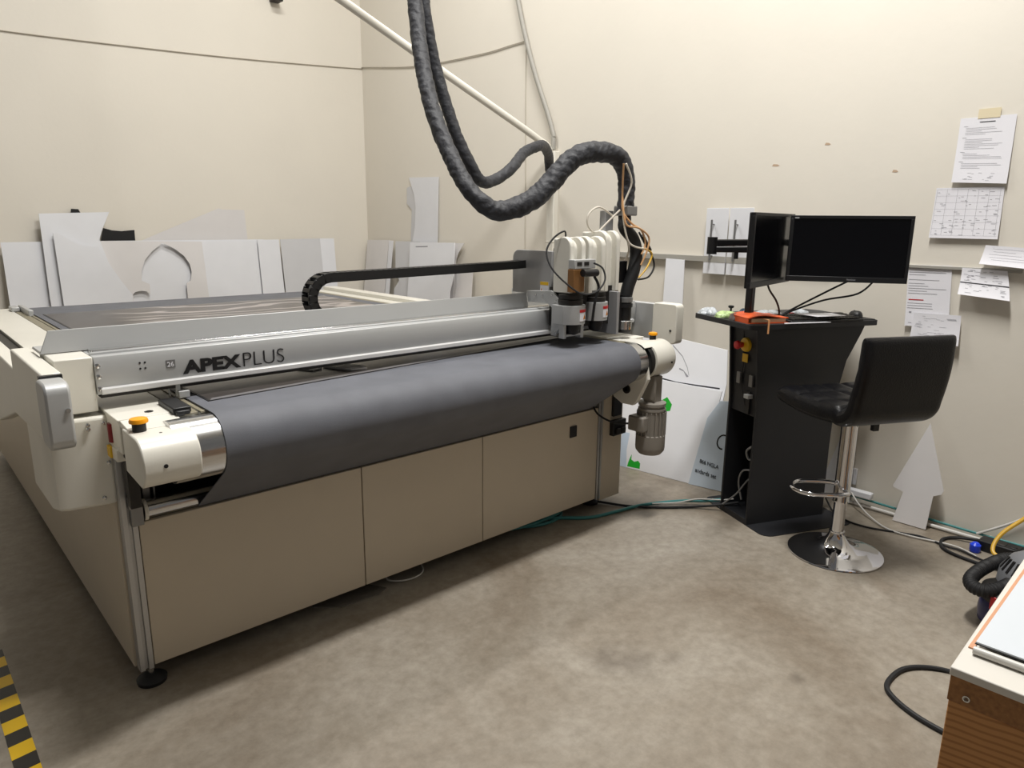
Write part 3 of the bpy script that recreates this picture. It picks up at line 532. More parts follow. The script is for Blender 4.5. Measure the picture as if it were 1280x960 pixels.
# ================================================================ FOAM BOARD OFFCUTS
BD = {
'LB_left': (1, 6.19, 0.12, [(0.735, 1.266), (1.022, 1.269), (1.024, 0.728), (0.72, 0.74)], FOAM, 'white foam board leaning at the far left end of the left wall row'),
'LB_tall': (1, 6.15, 0.12, [(0.984, 1.468), (1.441, 1.486), (1.419, 1.439), (1.382, 1.367), (1.349, 1.284), (1.403, 1.037), (1.511, 0.787), (0.975, 0.753), (0.972, 0.881)], FOAM, 'tallest white foam cutout on the left wall with a waisted right side'),
'LB_front': (1, 6.11, 0.12, [(1.047, 1.333), (1.073, 1.336), (1.174, 1.263), (1.248, 1.233), (1.322, 1.232), (1.398, 1.07), (1.451, 0.965), (1.511, 0.864), (1.511, 0.741), (1.042, 0.74)], FOAM, 'white foam offcut in front of the tallest cutout, slanted down to the right'),
'LB_arch': (1, 6.16, 0.12, [(1.275, 1.273), (2.104, 1.258), (2.107, 0.665), (1.909, 0.68), (1.94, 0.926), (1.974, 0.944), (1.993, 1.014), (1.985, 1.079), (1.95, 1.145), (1.883, 1.204), (1.795, 1.252), (1.712, 1.188), (1.65, 1.121), (1.616, 1.041), (1.606, 0.961), (1.661, 0.933), (1.656, 0.852), (1.63, 0.878), (1.59, 0.884), (1.548, 0.877), (1.529, 0.859), (1.509, 0.711), (1.298, 0.727)], FOAMW, 'off-white foam board with a pointed arch cut out of it'),
'LB_back': (1, 6.195, 0.12, [(1.373, 1.27), (2.646, 1.272), (2.62, 0.651), (1.312, 0.699)], FOAM, 'white foam board seen through the pointed arch cutout'),
'LB_mid': (1, 6.178, 0.12, [(2.108, 1.255), (2.575, 1.263), (2.56, 0.654), (2.112, 0.664)], FOAM, 'white foam board directly right of the arch cutout board'),
'LB_right2': (1, 6.165, 0.12, [(2.580, 1.27), (2.775, 1.27), (2.775, 0.639), (2.565, 0.658)], FOAM, 'narrow bluish white foam board left of the dark seam on the left wall'),
'LB_right': (1, 6.155, 0.12, [(2.784, 1.272), (3.17, 1.277), (3.16, 0.673), (2.778, 0.657)], FOAMG, 'grey-white foam board just right of the dark seam on the left wall'),
'LB_right3': (1, 6.18, 0.12, [(3.146, 1.276), (3.326, 1.275), (3.297, 0.663), (3.116, 0.675)], FOAM, 'white foam strip at the right end of the left wall row'),
'LB_slant': (1, 6.222, 0.01, [(1.631, 1.255), (1.805, 1.33), (2.288, 1.53), (2.327, 1.521), (2.506, 1.521), (2.518, 1.253), (2.5, .7), (1.644, .7)], FOAMW, 'off-white foam panel with a slanted top rising behind the left wall row'),
'LB_black': (1, 6.212, 0.01, [(1.37, 1.259), (1.398, 1.367), (1.457, 1.349), (1.523, 1.343), (1.616, 1.352), (1.614, 1.256), (1.6, .7), (1.38, .7)], BLACK, 'black foam cutout with a concave top, right of the tallest white one'),
'LB_blackbit': (1, 6.21, 0.01, [(1.189, 1.453), (1.2, 1.506), (1.247, 1.504), (1.263, 1.466), (1.25, .7), (1.19, .7)], BLACK, 'narrow black foam strip just peeking over the tallest white cutout'),
'RB_1': (0, 3.71, 0.12, [(6.188, 1.257), (5.808, 1.266), (5.832, 0.664), (6.20, 0.629)], FOAMW, 'off-white foam board in the corner, leftmost on the right wall'),
'RB_2': (0, 3.70, 0.12, [(5.785, 1.263), (5.72, 1.261), (5.73, 0.636), (5.798, 0.63)], FOAM, 'narrow upright foam strip right of the corner board'),
'RB_3': (0, 3.715, 0.12, [(5.70, 1.257), (5.30, 1.265), (5.28, 0.669), (5.69, 0.638), (5.66, 0.826), (5.59, 0.903), (5.66, 0.974)], FOAMG, 'grey-white foam board with a notched left edge behind the chain'),
'RB_tall': (0, 3.722, 0.01, [(5.484, 1.821), (5.04, 1.811), (5.062, 1.243), (5.06, .7), (5.448, .7), (5.448, 1.232), (5.4, 1.382), (5.383, 1.556), (5.406, 1.674)], FOAM, 'tall white foam cutout with a concave left side on the right wall'),
'RB_sliver': (0, 3.731, 0.005, [(5.527, 1.733), (5.476, 1.745), (5.35, 1.745), (5.35, .7), (5.473, .7), (5.473, 1.345), (5.455, 1.543), (5.531, 1.593)], FOAMG, 'grey foam offcut showing as a sliver left of the tall white cutout'),
'RB_main': (0, 3.68, 0.12, [(5.404, 1.255), (4.754, 1.269), (4.74, 1.096), (4.727, 0.997), (4.762, 0.862), (4.744, 0.73), (5.365, 0.65), (5.387, 0.993)], FOAM, 'wide white foam board with a thin slot, in front of the tall cutout'),
'RB_wedge': (0, 3.715, 0.09, [(4.812, 1.264), (4.672, 1.268), (4.746, 1.18), (4.771, 1.127), (4.775, .7), (4.83, .7)], FOAMW, 'pointed foam wedge peeking out right of the wide white board'),
'RB_low': (0, 3.728, 0.10, [(4.796, 1.059), (4.551, 1.072), (4.53, 0.781), (4.815, 0.721)], FOAMW, 'low off-white foam board, rightmost of the far group on the right wall'),
'NB_strip': (0, 3.70, 0.1, [(2.64, 1.232), (2.505, 1.228), (2.481, 0.941), (2.427, 0.531), (2.573, 0.507)], FOAM, 'tall narrow white foam strip leaning right of the tool head'),
}
for k_, (ax, v1, kk, pts, m_, lab) in BD.items():
    pts = [(u, z if z > .785 else .004) for u, z in pts]
    th_ = .005 if k_ not in ('LB_tall', 'LB_front', 'RB_main') else .008
    f = (lambda v1, kk: (lambda p: v1-kk*(1.3-p[1])))(v1, kk)
    g = (lambda f, th_: (lambda p: f(p)-th_))(f, th_)
    if ax == 0: mb = MB().prism(pts, 0, g, f)
    else: mb = MB().prism(pts, 1, g, f)
    o = obj('foam_board', mb, m_); tag(o, lab, 'foam board', 'foam board offcuts leaning on the walls')
    if k_ == 'RB_main':
        obj('slot', MB().prism([(5.31, 1.225), (5.13, 1.232), (5.13, 1.222), (5.31, 1.215)], 0, lambda p: g(p)-.0005, lambda p: g(p)+.001), INK, o)
# big sheets leaning by the console: x = x0 - .14*(y-2.2) + .30 z
def near(name, pts, x0, th_, m_, parent=None, bev=0.):
    f = lambda p: x0-.14*(p[0]-2.2)+.30*p[1]
    return obj(name, MB().prism(pts, 0, lambda p: f(p), lambda p: f(p)+th_), m_, parent)
a_ = near('foam_sheet', [(2.62, .004), (2.515, .002), (2.119, .002), (2.055, .368), (2.05, .526), (2.40, .535), (2.64, .538)], 3.285, .006, FOAM)
tag(a_, 'large off-white foam sheet standing on the floor behind the hanging motor', 'foam sheet')
near('printed_mark', [(2.518, .009), (2.515, .038), (2.508, .072), (2.505, .083), (2.50, .053), (2.478, .044), (2.454, .055), (2.437, .042), (2.433, .012)], 3.2845, .0006, GREEN, a_)['label'] = 'green printed shape near the floor'
near('printed_mark', [(2.40, .417), (2.365, .445), (2.325, .408), (2.328, .371), (2.36, .362)], 3.2845, .0006, GREEN, a_)['label'] = 'green printed patch beside the motor'
near('print_line', [(2.60, .001), (2.597, .12), (2.60, .20), (2.55, .20), (2.545, .1), (2.52, .001)], 3.2846, .0006, mat('pale blue print', (190, 205, 222), .5), a_)
b_ = near('foam_sheet', [(2.834, .768), (2.429, .796), (2.396, .772), (2.10, .742), (2.06, .558), (2.05, .01), (2.694, .01)], 3.335, .006, FOAM)
tag(b_, 'white foam sheet with a curved cut line, right of the round motor housing', 'foam sheet')
cp = [(2.435, .732), (2.359, .676), (2.313, .617), (2.292, .574), (2.300, .570), (2.319, .579), (2.361, .606)]
def ribbon(cp, x0, w_): return [(p[0], p[1]+w_) for p in cp]+[(p[0], p[1]-w_) for p in cp[::-1]]
near('cut_line', ribbon(cp[:4], 3.33, .003), 3.3344, .0006, INK, b_)
near('cut_line', [(2.292, .566), (2.300, .574), (2.335, .60), (2.361, .608), (2.361, .600), (2.33, .592), (2.305, .562)], 3.3344, .0006, INK, b_)
near('cut_line', ribbon([(2.486, .536), (2.36, .524), (2.251, .525), (2.092, .528)], 3.33, .004)[:8], 3.3344, .0006, INKD, b_)
c_ = near('glass_sheet', [(2.115, .001), (1.895, .006), (1.895, .50), (2.00, .48), (2.045, .475), (2.095, .373)], 3.279, .006, mat('pale blue printed sheet', (196, 208, 220), .35))
tag(c_, 'pale blue printed sheet with dark words, leaning half behind the black console', 'printed sheet')
def near_text(body, y_, z_, wd, ht, x0=3.2785):
    # text runs towards -Y and leans with the sheet
    X = Vector((.11, -1, -.10)).normalized(); Yv = Vector((.286, .10, 1)).normalized(); N = X.cross(Yv)
    M_ = Matrix((X, Yv, N)).transposed().to_4x4(); M_.translation = Vector((x0-.14*(y_-2.2)+.30*z_-.002, y_, z_))
    return fit_text('printed_words', body, M_, INKD, c_, wd, ht)
near_text('866 NGLA', 2.078, .128, .115, .022)
near_text('andards set', 2.092, .076, .128, .023)
ring = [(1.975-.036*math.cos(R(a)), .262+.042*math.sin(R(a))) for a in range(60, 300, 20)]+[(1.975-.028*math.cos(R(a)), .262+.034*math.sin(R(a))) for a in range(280, 40, -20)]
near('printed_mark', [(y, z) for y, z in ring], 3.2782, .0006, BLACK, c_)
# small white board leaning on the right wall behind the stool
tag(obj('foam_board', MB().prism([(1.455, .42), (1.395, .41), (1.385, .004), (1.56, .004)], 0, lambda p: 3.69+.07*p[1]-.004, lambda p: 3.69+.07*p[1]), FOAM), 'narrow white foam strip standing against the wall behind the stool column', 'foam board', 'foam board offcuts leaning on the walls')
# arrow cutout
ap = [(1.063, .511), (1.174, .175), (1.170, .168), (1.123, .156), (1.147, .004), (.995, .004), (.991, .171), (.958, .19), (.952, .207)]
tag(obj('arrow_cutout', MB().prism(ap, 0, lambda p: 3.640+.15*p[1]-.006, lambda p: 3.640+.15*p[1]), FOAMW), 'white foam cutout shaped like an upward arrow leaning on the right wall', 'foam cutout')
# two white panels with bar handles on the wall
for ys, lab in (((2.380, 2.236), 'left one of two white wall panels with a grey bar handle'), ((2.228, 2.080), 'right one of two white wall panels with a grey bar handle')):
    p_ = obj('sample_panel', MB().box(WX-.035, WX-.029, ys[1], ys[0], 1.155, 1.532), FOAM, bevel=.001); tag(p_, lab, 'panel', 'white sample panels on the wall')
    yc = ys[0]-.055
    obj('panel_slot', MB().box(WX-.036, WX-.0345, ys[1], ys[0], 1.222, 1.258), GPIPE, p_, label='grey stripe across the panel')
    h_ = obj('bar_handle', MB().cyl((WX-.062, yc, 1.235), (WX-.062, yc, 1.466), .006, 14), ALUD, p_, smooth=True, label='grey bar handle')
    obj('handle_post', MB().cyl((WX-.062, yc, 1.26), (WX-.034, yc, 1.26), .004, 10).cyl((WX-.062, yc, 1.44), (WX-.034, yc, 1.44), .004, 10), ALUD, h_)

# ================================================================ PAPERS ON THE RIGHT WALL
def paper(name, cor, lab, lines, seed, lift=.004, curl=.012, dark=None):
    """cor: tl, tr, br, bl as (y, z) on the wall"""
    rnd = random.Random(seed); N = 8; X0 = WX-lift
    def P(u, v):
        t = [cor[0][i]*(1-u)+cor[1][i]*u for i in (0, 1)]; b = [cor[3][i]*(1-u)+cor[2][i]*u for i in (0, 1)]
        y, z = t[0]*(1-v)+b[0]*v, t[1]*(1-v)+b[1]*v
        return Vector((X0-curl*v*v-curl*.3*(u-.5)**2, y, z))
    mb = MB(); g = [[mb.bm.verts.new(P(i/N, j/N)) for j in range(N+1)] for i in range(N+1)]; g2 = [[mb.bm.verts.new(P(i/N, j/N)+Vector((.0006, 0, 0))) for j in range(N+1)] for i in range(N+1)]
    for i in range(N):
        for j in range(N): mb.face([g[i][j], g[i+1][j], g[i+1][j+1], g[i][j+1]]); mb.face([g2[i][j], g2[i][j+1], g2[i+1][j+1], g2[i+1][j]])
    for i in range(N):
        mb.face([g[i][0], g2[i][0], g2[i+1][0], g[i+1][0]]); mb.face([g[i][N], g[i+1][N], g2[i+1][N], g2[i][N]]); mb.face([g[0][i], g[0][i+1], g2[0][i+1], g2[0][i]]); mb.face([g[N][i], g2[N][i], g2[N][i+1], g[N][i+1]])
    o = obj(name, mb, PAPER, smooth=True); tag(o, lab, 'paper', 'papers taped to the right wall')
    def marks(rects, m_, nm):
        q = MB()
        for (u0, u1, v0, v1) in rects:
            if m_ is INK: v1 = v0+(v1-v0)*.62
            k = max(1, int((u1-u0)*10))
            for s in range(k):
                a, b = u0+(u1-u0)*s/k, u0+(u1-u0)*(s+1)/k
                V = [q.bm.verts.new(P(*c)-Vector((.0009, 0, 0))) for c in ((a, v0), (b, v0), (b, v1), (a, v1))]; q.face(V)
        if rects: obj(nm, q, m_, o)
    marks(lines(rnd), INK, 'printed_lines')
    if dark: marks(dark, INKD, 'printed_bar')
    return marks
def doc1(r):
    out = []; v = .13
    for blk in (5, 7, 4, 4):
        out.append((.08, .16, v, v+.008)); v += .028
        for _ in range(blk): a = .12+.02*r.random(); out.append((a, a+.25+.5*r.random(), v, v+.006)); v += .024
        v += .025
    for _ in range(14): a = .1+.6*r.random(); vv = .84+.12*r.random(); out.append((a, a+.03+.05*r.random(), vv, vv+.006))
    return out
paper('wall_paper_sheet', [(1.127, 1.912), (.914, 1.912), (.910, 1.625), (1.125, 1.637)], 'topmost paper on the right wall, an upright typed page', doc1, 3, dark=[(.36, .64, .07, .082)])
def grid(r):
    out = []
    for j in range(8): out.append((.02, .98, .03+j*.13, .034+j*.13))
    for i in range(7): out.append((.02+i*.155, .0225+i*.155, .03, 1.5))
    for _ in range(70): a = .03+.9*r.random(); v = .05+.88*r.random(); out.append((a, min(.98, a+.02+.05*r.random()), v, v+.010))
    return out
paper('wall_paper_sheet', [(1.186, 1.614), (.917, 1.612), (.910, 1.388), (1.187, 1.389)], 'wide gridded form full of handwriting below the topmost page', grid, 5)
def doc3(r):
    out = [(.02, .95, .06+.003*i, .064+.003*i) for i in range(1)]
    for v in [.05, .12, .16, .24, .30, .34, .38, .42, .46, .62, .66, .70]: out.append((.03, .35+.55*r.random(), v, v+.010))
    out.append((.08, .14, .76, .80)); out.append((.08, .16, .94, .95))
    return out
mk = paper('wall_paper_sheet', [(1.262, 1.262), (1.075, 1.264), (1.050, .975), (1.240, .968)], 'tall printed paper right beside the large monitor', doc3, 8)
mk([(.05, .40, .56, .575)], RED, 'red_printed_line')
def doc4(r): return [(a, a+.05+.15*r.random(), v, v+.012) for a, v in [(.05+.75*r.random(), .1+.75*r.random()) for _ in range(26)]]
paper('wall_paper_sheet', [(1.206, 1.036), (1.004, 1.040), (.994, .900), (1.204, .905)], 'small lowest paper just above the stool backrest', doc4, 9, lift=.018, curl=.015)
def doc5(r): return [(a, a+.03+.10*r.random(), v, v+.02) for a, v in [(.05+.8*r.random(), .05+.85*r.random()) for _ in range(46)]]
paper('wall_paper_sheet', [(1.030, 1.258), (.853, 1.252), (.820, 1.125), (1.025, 1.140)], 'curled receipt with a dark horizontal bar, right of the tall printed paper', doc5, 11, lift=.014, curl=.03, dark=[(0, 1, .52, .56)])
def doc6(r): return [(.1+.1*r.random(), .5+.4*r.random(), v, v+.015) for v in (.15, .3, .45, .6, .72)]
paper('wall_paper_sheet', [(.950, 1.362), (.740, 1.350), (.720, 1.262), (.960, 1.280)], 'folded paper cut by the right edge of the picture', doc6, 12, lift=.02, curl=.02)
tag(obj('tape_strip', MB().box(WX-.0055, WX-.004, .975, 1.06, 1.905, 1.945), mat('masking tape', (225, 212, 180), .6)), 'torn piece of masking tape over the topmost page', 'tape')

# ================================================================ BLACK OPERATOR CONSOLE
YD = R(-24); U = Vector((math.cos(YD), math.sin(YD), 0)); V_ = Vector((-math.sin(YD), math.cos(YD), 0)); B0 = Vector((3.02, 1.60, 0))
DM = Matrix((U, V_, Vector((0, 0, 1)))).transposed().to_4x4(); DM.translation = B0      # local x = along, y = across to the left, z = up
CN = thing('operator_console', 'black steel operator console pedestal standing on a floor plate beside the stool', 'console', tuple(B0+U*.25+V_*.11))
def sidepoly(off=0): return [(0, 0), (.46, 0), (.455, .35), (.46, .62), (.50, .80), (.57, .93), (.59, .975), (-.03, .975), (-.015, .80), (0, .60)]
obj('side_panel', MB(DM).prism(sidepoly(), 1, 0, .012), DESK, CN, bevel=.002)
obj('side_panel', MB(DM).prism(sidepoly(), 1, .208, .22), DESK, CN, bevel=.002)
fpn = obj('front_panel', MB(DM).prism([(.012, .545), (.012, .60), (0, .80), (-.015, .97), (.0, .97), (.015, .80), (.024, .60), (.024, .545)], 1, .013, .207), DESK, CN, label='black front panel with the emergency stop')
obj('side_panel', MB(DM).box(.435, .447, .013, .207, .01, .95), DESK, CN)
obj('base_tray', MB(DM).box(.0, .435, .012, .208, .004, .03), DESK, CN, bevel=.001)
obj('base_plate', MB(DM).prism(rrect(-.0, .53, -.142, .375, .05), 2, 0, .004), DESK, CN)
obj('support_box', MB(DM).box(.12, .28, .22, .30, .85, .975), DESK, CN, bevel=.002)
obj('top_board', MB(DM).prism(rrect(-.10, .625, -.045, .425, .02), 2, .975, 1.0), DESK, CN, bevel=.002, label='black console top board')
es = obj('emergency_stop', MB(DM).lathe((0, .10, .885), [(.008, -.03), (.032, -.022), (.034, -.016), (.034, 0)], 28, 'x'), YEL, CN, smooth=True, label='red and yellow emergency stop')
obj('stop_knob', MB(DM).lathe((0, .105, .885), [(.001, -.068), (.018, -.066), (.021, -.056), (.017, -.048), (.012, -.028)], 24, 'x'), RED, es, smooth=True)
obj('caution_plate', MB(DM).box(-.012, -.0095, .082, .122, .80, .84), YEL, fpn)
for yy, zz, hh in ((.150, .715, .028), (.055, .715, .028)):
    obj('usb_port', MB(DM).box(-.006, .005, yy-.013, yy+.013, zz-hh, zz+hh), ALUD, fpn, bevel=.002, label='small silver port')
obj('cable_slot', MB(DM).box(.002, .012, .060, .098, .55, .66), BLACK, fpn)
obj('usb_stick', MB(DM).box(-.02, .010, .045, .078, .630, .650), ALUF, fpn, bevel=.002, label='silver usb plug')
mb = MB(DM)
for p_ in ([(-.012, .125, .95), (-.006, .118, .80), (0, .13, .70), (0, .10, .62), (.006, .085, .57)],): mb.tube(p_, .0028, 8)
obj('console_cable', mb, RUBBER, CN, smooth=True)
mb = MB(DM)
for p_, r_ in (([(.05, .07, .38), (.04, .095, .35), (.05, .085, .31), (.08, .06, .32)], .006), ([(.08, .06, .25), (.05, .12, .24), (.05, .15, .17), (.06, .13, .08)], .005), ([(.10, .05, .22), (.06, .08, .21), (.02, .12, .12), (-.02, .17, .05)], .004)): mb.tube(p_, r_, 8)
obj('inner_cables', mb, ALUD, CN, smooth=True)
obj('inner_computer', MB(DM).box(.10, .42, .03, .15, .035, .36), BLACK, CN, bevel=.004)

# ---- things on the console
def on(u, v, z=1.0): return DM @ Vector((u, v, z))
def local(yaw_deg, p):  # a frame on the desktop
    return Matrix.Translation(p) @ Matrix.Rotation(R(yaw_deg), 4, 'Z')
# monitor stand and two monitors
PO = Vector((3.055, 1.700, 0))
ST = thing('monitor_stand', 'black dual monitor stand with a pole and two folding arms', 'monitor stand', (PO.x, PO.y, 1.0))
obj('base_foot', MB().box(PO.x-.05, PO.x+.05, PO.y-.05, PO.y+.05, 1.0, 1.012), BLACK, ST, bevel=.003)
obj('pole', MB().box(PO.x-.017, PO.x+.017, PO.y-.017, PO.y+.017, 1.01, 1.40), BLACK, ST, bevel=.005)
def slab(mb, a, b, w_, z0, z1):
    a = Vector(a); b = Vector(b); d_ = (b-a).normalized(); n_ = Vector((-d_.y, d_.x))*w_/2
    mb.prism([tuple(a+n_), tuple(a-n_), tuple(b-n_), tuple(b+n_)], 2, z0, z1); return mb
HG = (2.82, 1.775)
obj('arm', slab(slab(MB(), (PO.x, PO.y), HG, .035, 1.345, 1.375), HG, (2.985, 1.628), .03, 1.318, 1.345), BLACK, ST, bevel=.006)
obj('arm_joint', MB().cyl((*HG, 1.31), (*HG, 1.385), .022, 20), BLACK, ST, smooth=True)
obj('arm_knob', MB().cyl((2.90, 1.70, 1.29), (2.90, 1.70, 1.32), .010, 14), BLACK, ST)
obj('arm', slab(slab(MB(), (PO.x, PO.y), (3.30, 1.56), .035, 1.345, 1.375), (3.30, 1.56), (3.29, 1.41), .03, 1.318, 1.345), BLACK, ST, bevel=.006)
def monitor(A, B, z0, z1, lab, logo=False):
    """A, B: left and right ends (x, y) of the front face as seen from the stool"""
    A = Vector((*A, 0)); B = Vector((*B, 0)); X = (B-A).normalized(); N = Vector((X.y, -X.x, 0))   # towards the viewer
    if N.dot(Vector((0, 0, 0))-A) < 0: N = -N
    M_ = Matrix((X, N, Vector((0, 0, 1)))).transposed().to_4x4(); M_.translation = A+Vector((0, 0, z0)); w_ = (B-A).length; h_ = z1-z0
    t = thing('monitor', lab, 'monitor', tuple((A+B)/2+Vector((0, 0, z0))), 'computer monitors on the dual stand')
    fr = .014; bt = .024
    mb = MB(M_); mb.box(0, w_, -.018, 0, 0, bt).box(0, w_, -.018, 0, h_-fr, h_).box(0, fr, -.018, 0, bt, h_-fr).box(w_-fr, w_, -.018, 0, bt, h_-fr)
    obj('bezel', mb, BLACK, t, bevel=.0012)
    obj('screen', MB(M_).box(fr, w_-fr, -.014, -.004, bt, h_-fr), SCREEN, t, label='switched-off dark screen')
    obj('back_shell', MB(M_).prism([(0, 0), (w_, 0), (w_, h_), (0, h_)], 1, -.026, -.018).box(w_*.2, w_*.8, -.045, -.026, h_*.2, h_*.8), BLACK, t, bevel=.004)
    obj('mount_plate', MB(M_).box(w_/2-.05, w_/2+.05, -.055, -.045, h_/2-.05, h_/2+.05), DARKM, t)
    if logo:
        tx_ = fit_text('maker_mark', 'ViewSonic', M_ @ Matrix.Translation((w_/2+.005, .0008, .008)) @ Matrix.Rotation(R(90), 4, 'X'), mat('silver mark', (160, 160, 165), .4), t, .038, .008)
        fix_dir(tx_, M_)
        obj('corner_sticker', MB(M_).box(.016, .034, -.001, .0006, h_-.014, h_-.008), ALUF, t)
    return t
def fix_dir(o, M_): pass
monitor((2.707, 1.512), (3.245, 1.612), 1.180, 1.490, 'left monitor, turned sideways and seen at a steep angle')
monitor((3.140, 1.578), (3.415, 1.152), 1.190, 1.484, 'right wide monitor facing the stool', True)
# cables from the monitors
for p_, lab in (([(3.33, 1.36, 1.20), (3.29, 1.45, 1.14), (3.22, 1.56, 1.06), (3.17, 1.62, 1.01)], 'thin black monitor cable dropping steeply to the desk, upper of two'),
                ([(3.42, 1.29, 1.20), (3.37, 1.34, 1.135), (3.30, 1.46, 1.10), (3.22, 1.56, 1.05), (3.165, 1.62, 1.01)], 'thin black monitor cable running low and long to the desk, lower of two'),
                ([(3.04, 1.62, 1.20), (3.06, 1.61, 1.15), (3.11, 1.60, 1.10), (3.15, 1.60, 1.05), (3.17, 1.61, 1.006)], 'black cable hanging from the left monitor right of the pole')):
    tag(obj('monitor_cable', MB().tube(p_, .0045, 8), RUBBER, smooth=True), lab, 'cable', 'monitor cables behind the desk')
# notebook
NM = local(-30, on(-.078, .008)) 
nb = thing('notebook', 'bulging orange notebook with a ribbon on the console corner', 'notebook', tuple(NM.translation))
obj('pages', MB(NM).box(.01, .185, -.005, .145, .004, .022), mat('notebook pages', (225, 205, 170), .7), nb, bevel=.002)
cv = [(-.010, .030)]
mb = MB(NM); top = []
for i in range(13):
    u = i/12; x = -.012+.205*u; z = .026+.016*math.sin(math.pi*min(1, u*1.15))*(1-u*.55); top.append((x, z))
pf = top+[(x, z-.004) for x, z in top[::-1]]
mb.prism(pf, 1, -.012, .150)
obj('cover', mb, ORANGE, nb, smooth=True)
obj('back_cover', MB(NM).prism([(-.012, 0), (.195, 0), (.195, .0035), (-.008, .0035), (-.008, .026), (-.012, .026)], 1, -.012, .150), ORANGE, nb)
obj('ribbon', MB(NM).box(.06, .068, -.030, .03, .022, .0235).box(.06, .068, -.060, -.030, .022, .0235).box(.06, .068, -.062, -.060, -.040, .0235), mat('peach ribbon', (240, 175, 120), .6), nb)
# keyboard
KM = local(-27, on(.12, -.035))
kb = thing('keyboard', 'black keyboard partly covered by papers on the console', 'keyboard', tuple(KM.translation))
obj('keyboard_body', MB(KM).prism([(.0, .0), (.16, .0), (.16, .018), (.0, .010)], 0, .0, .40), BLACK, kb, bevel=.003)
mb = MB(KM)
for r_ in range(5):
    for c__ in range(17): mb.box(.012+c__*.0222, .031+c__*.0222, .012+r_*.028, .034+r_*.028, .012+r_*.0015, .018+r_*.0018)
ko = obj('key_block', mb, DARKM, kb); ko['kind'] = 'stuff'
# papers, bags, small things
def flat(name, M_, pts, z0, z1, m_, lab, cat, **k): return tag(obj(name, MB(M_).prism(pts, 2, z0, z1), m_, **k), lab, cat)
flat('paper_sheet', KM, [(.13, -.012), (.29, -.008), (.285, .085), (.10, .10)], .0285, .030, PAPER, 'bright white paper lying on the keyboard', 'paper')
flat('paper_sheet', KM, [(-.05, -.022), (.20, -.020), (.18, -.006), (-.04, -.006)], .001, .004, PAPER, 'thin white pad edge under the keyboard at the desk front', 'paper')
def lump(name, c, sx, sy, sz, m_, lab, cat, seed, yaw=0):
    rnd = random.Random(seed); mb = MB(Matrix.Translation(c) @ Matrix.Rotation(R(yaw), 4, 'Z')); rings = 9; seg = 26; G = []
    ph = [rnd.random()*6 for _ in range(6)]
    for i in range(rings):
        t = i/(rings-1)*math.pi/2; ring = []
        for a in range(seg):
            th = 2*math.pi*a/seg; k = 1+.16*math.sin(3*th+ph[0])+.10*math.sin(7*th+ph[1]+t*3)+.06*math.sin(11*th+ph[2]+t*5)
            zz = math.sin(t)*sz*(1+.35*math.sin(5*th+ph[3])*math.cos(t))
            ring.append(mb.bm.verts.new(mb.P((sx*math.cos(t)*k*math.cos(th)+.0001, sy*math.cos(t)*k*math.sin(th), max(zz, .0005)))))
        G.append(ring)
    for A, B in zip(G, G[1:]):
        for a in range(seg): mb.face([A[a], A[(a+1) % seg], B[(a+1) % seg], B[a]])
    mb.face(G[0][::-1]); mb.face(G[-1])
    return tag(obj(name, mb, m_, smooth=True), lab, cat)
lump('plastic_bag', on(-.045, .375, 1.0005), .055, .045, .030, BAGW, 'crumpled clear plastic bag at the left end of the console top', 'plastic bag', 1)
lump('plastic_bag', on(-.045, .235, 1.0005), .045, .055, .028, BAGG, 'crumpled green tinted plastic bag beside the clear one', 'plastic bag', 2)
lump('plastic_bag', on(.02, .175, 1.0005), .03, .025, .045, BAGB, 'blue tinted plastic bag heaped against the monitor pole', 'plastic bag', 3)
lump('plastic_bag', on(.19, .22, 1.0005), .09, .07, .026, BAGW, 'flat clear plastic bag behind the keyboard', 'plastic bag', 4)
lump('plastic_bag', on(.36, .22, 1.0005), .08, .05, .028, BAGW, 'clear plastic bag behind the white paper', 'plastic bag', 6)
lump('red_clip', on(.27, .150, 1.0005), .03, .012, .022, RED, 'small red plastic piece behind the bright white paper', 'clip', 5)
lump('tape_measure', on(-.065, .135, 1.0005), .032, .022, .030, mat('taupe rubber', (112, 102, 98), .6), 'rounded taupe gadget behind the notebook', 'gadget', 9)
flat('leaflet', local(-24, on(.03, .05)), [(.0, .0), (.14, -.01), (.10, .09), (.01, .08)], .001, .004, mat('white and red leaflet', (235, 215, 215), .5), 'white leaflet with pinkish print behind the notebook', 'leaflet')
kn = thing('clamp_knob', 'small black clamp knob behind the green bag', 'clamp', tuple(on(.03, .30)))
obj('knob_stem', MB().cyl(on(.03, .30, 1.0), on(.03, .30, 1.035), .005, 12), BLACK, kn); obj('knob_head', MB().lathe(tuple(on(.03, .30, 1.034)), [(.008, 0), (.014, .004), (.014, .012), (.006, .014)], 16), BLACK, kn, smooth=True)
ms = thing('computer_mouse', 'black computer mouse at the right end of the console top', 'mouse', tuple(on(.565, .045)))
MM = local(35, on(.565, .045))
mb = MB(MM); G = []
for i in range(9):
    t = i/8*math.pi/2; ring = []
    for a in range(24):
        th_ = 2*math.pi*a/24; ring.append(mb.bm.verts.new(mb.P((.055*math.cos(th_)*math.cos(t)**.6, .032*math.sin(th_)*math.cos(t)**.6, .003+.034*math.sin(t)*(1-.25*math.cos(th_)*math.cos(t))))))
    G.append(ring)
for A, B in zip(G, G[1:]):
    for a in range(24): mb.face([A[a], A[(a+1) % 24], B[(a+1) % 24], B[a]])
mb.face(G[0][::-1]); mb.face(G[-1])
obj('mouse_body', mb, BLACK, ms, smooth=True); obj('scroll_wheel', MB(MM).cyl((.03, -.003, .026), (.03, .003, .026), .010, 14), DARKM, ms)
flat('mouse_pad', local(-24, on(.53, -.03)), rrect(0, .09, 0, .18, .01), .0005, .003, RUBBER, 'black pad under the computer mouse', 'mouse pad')

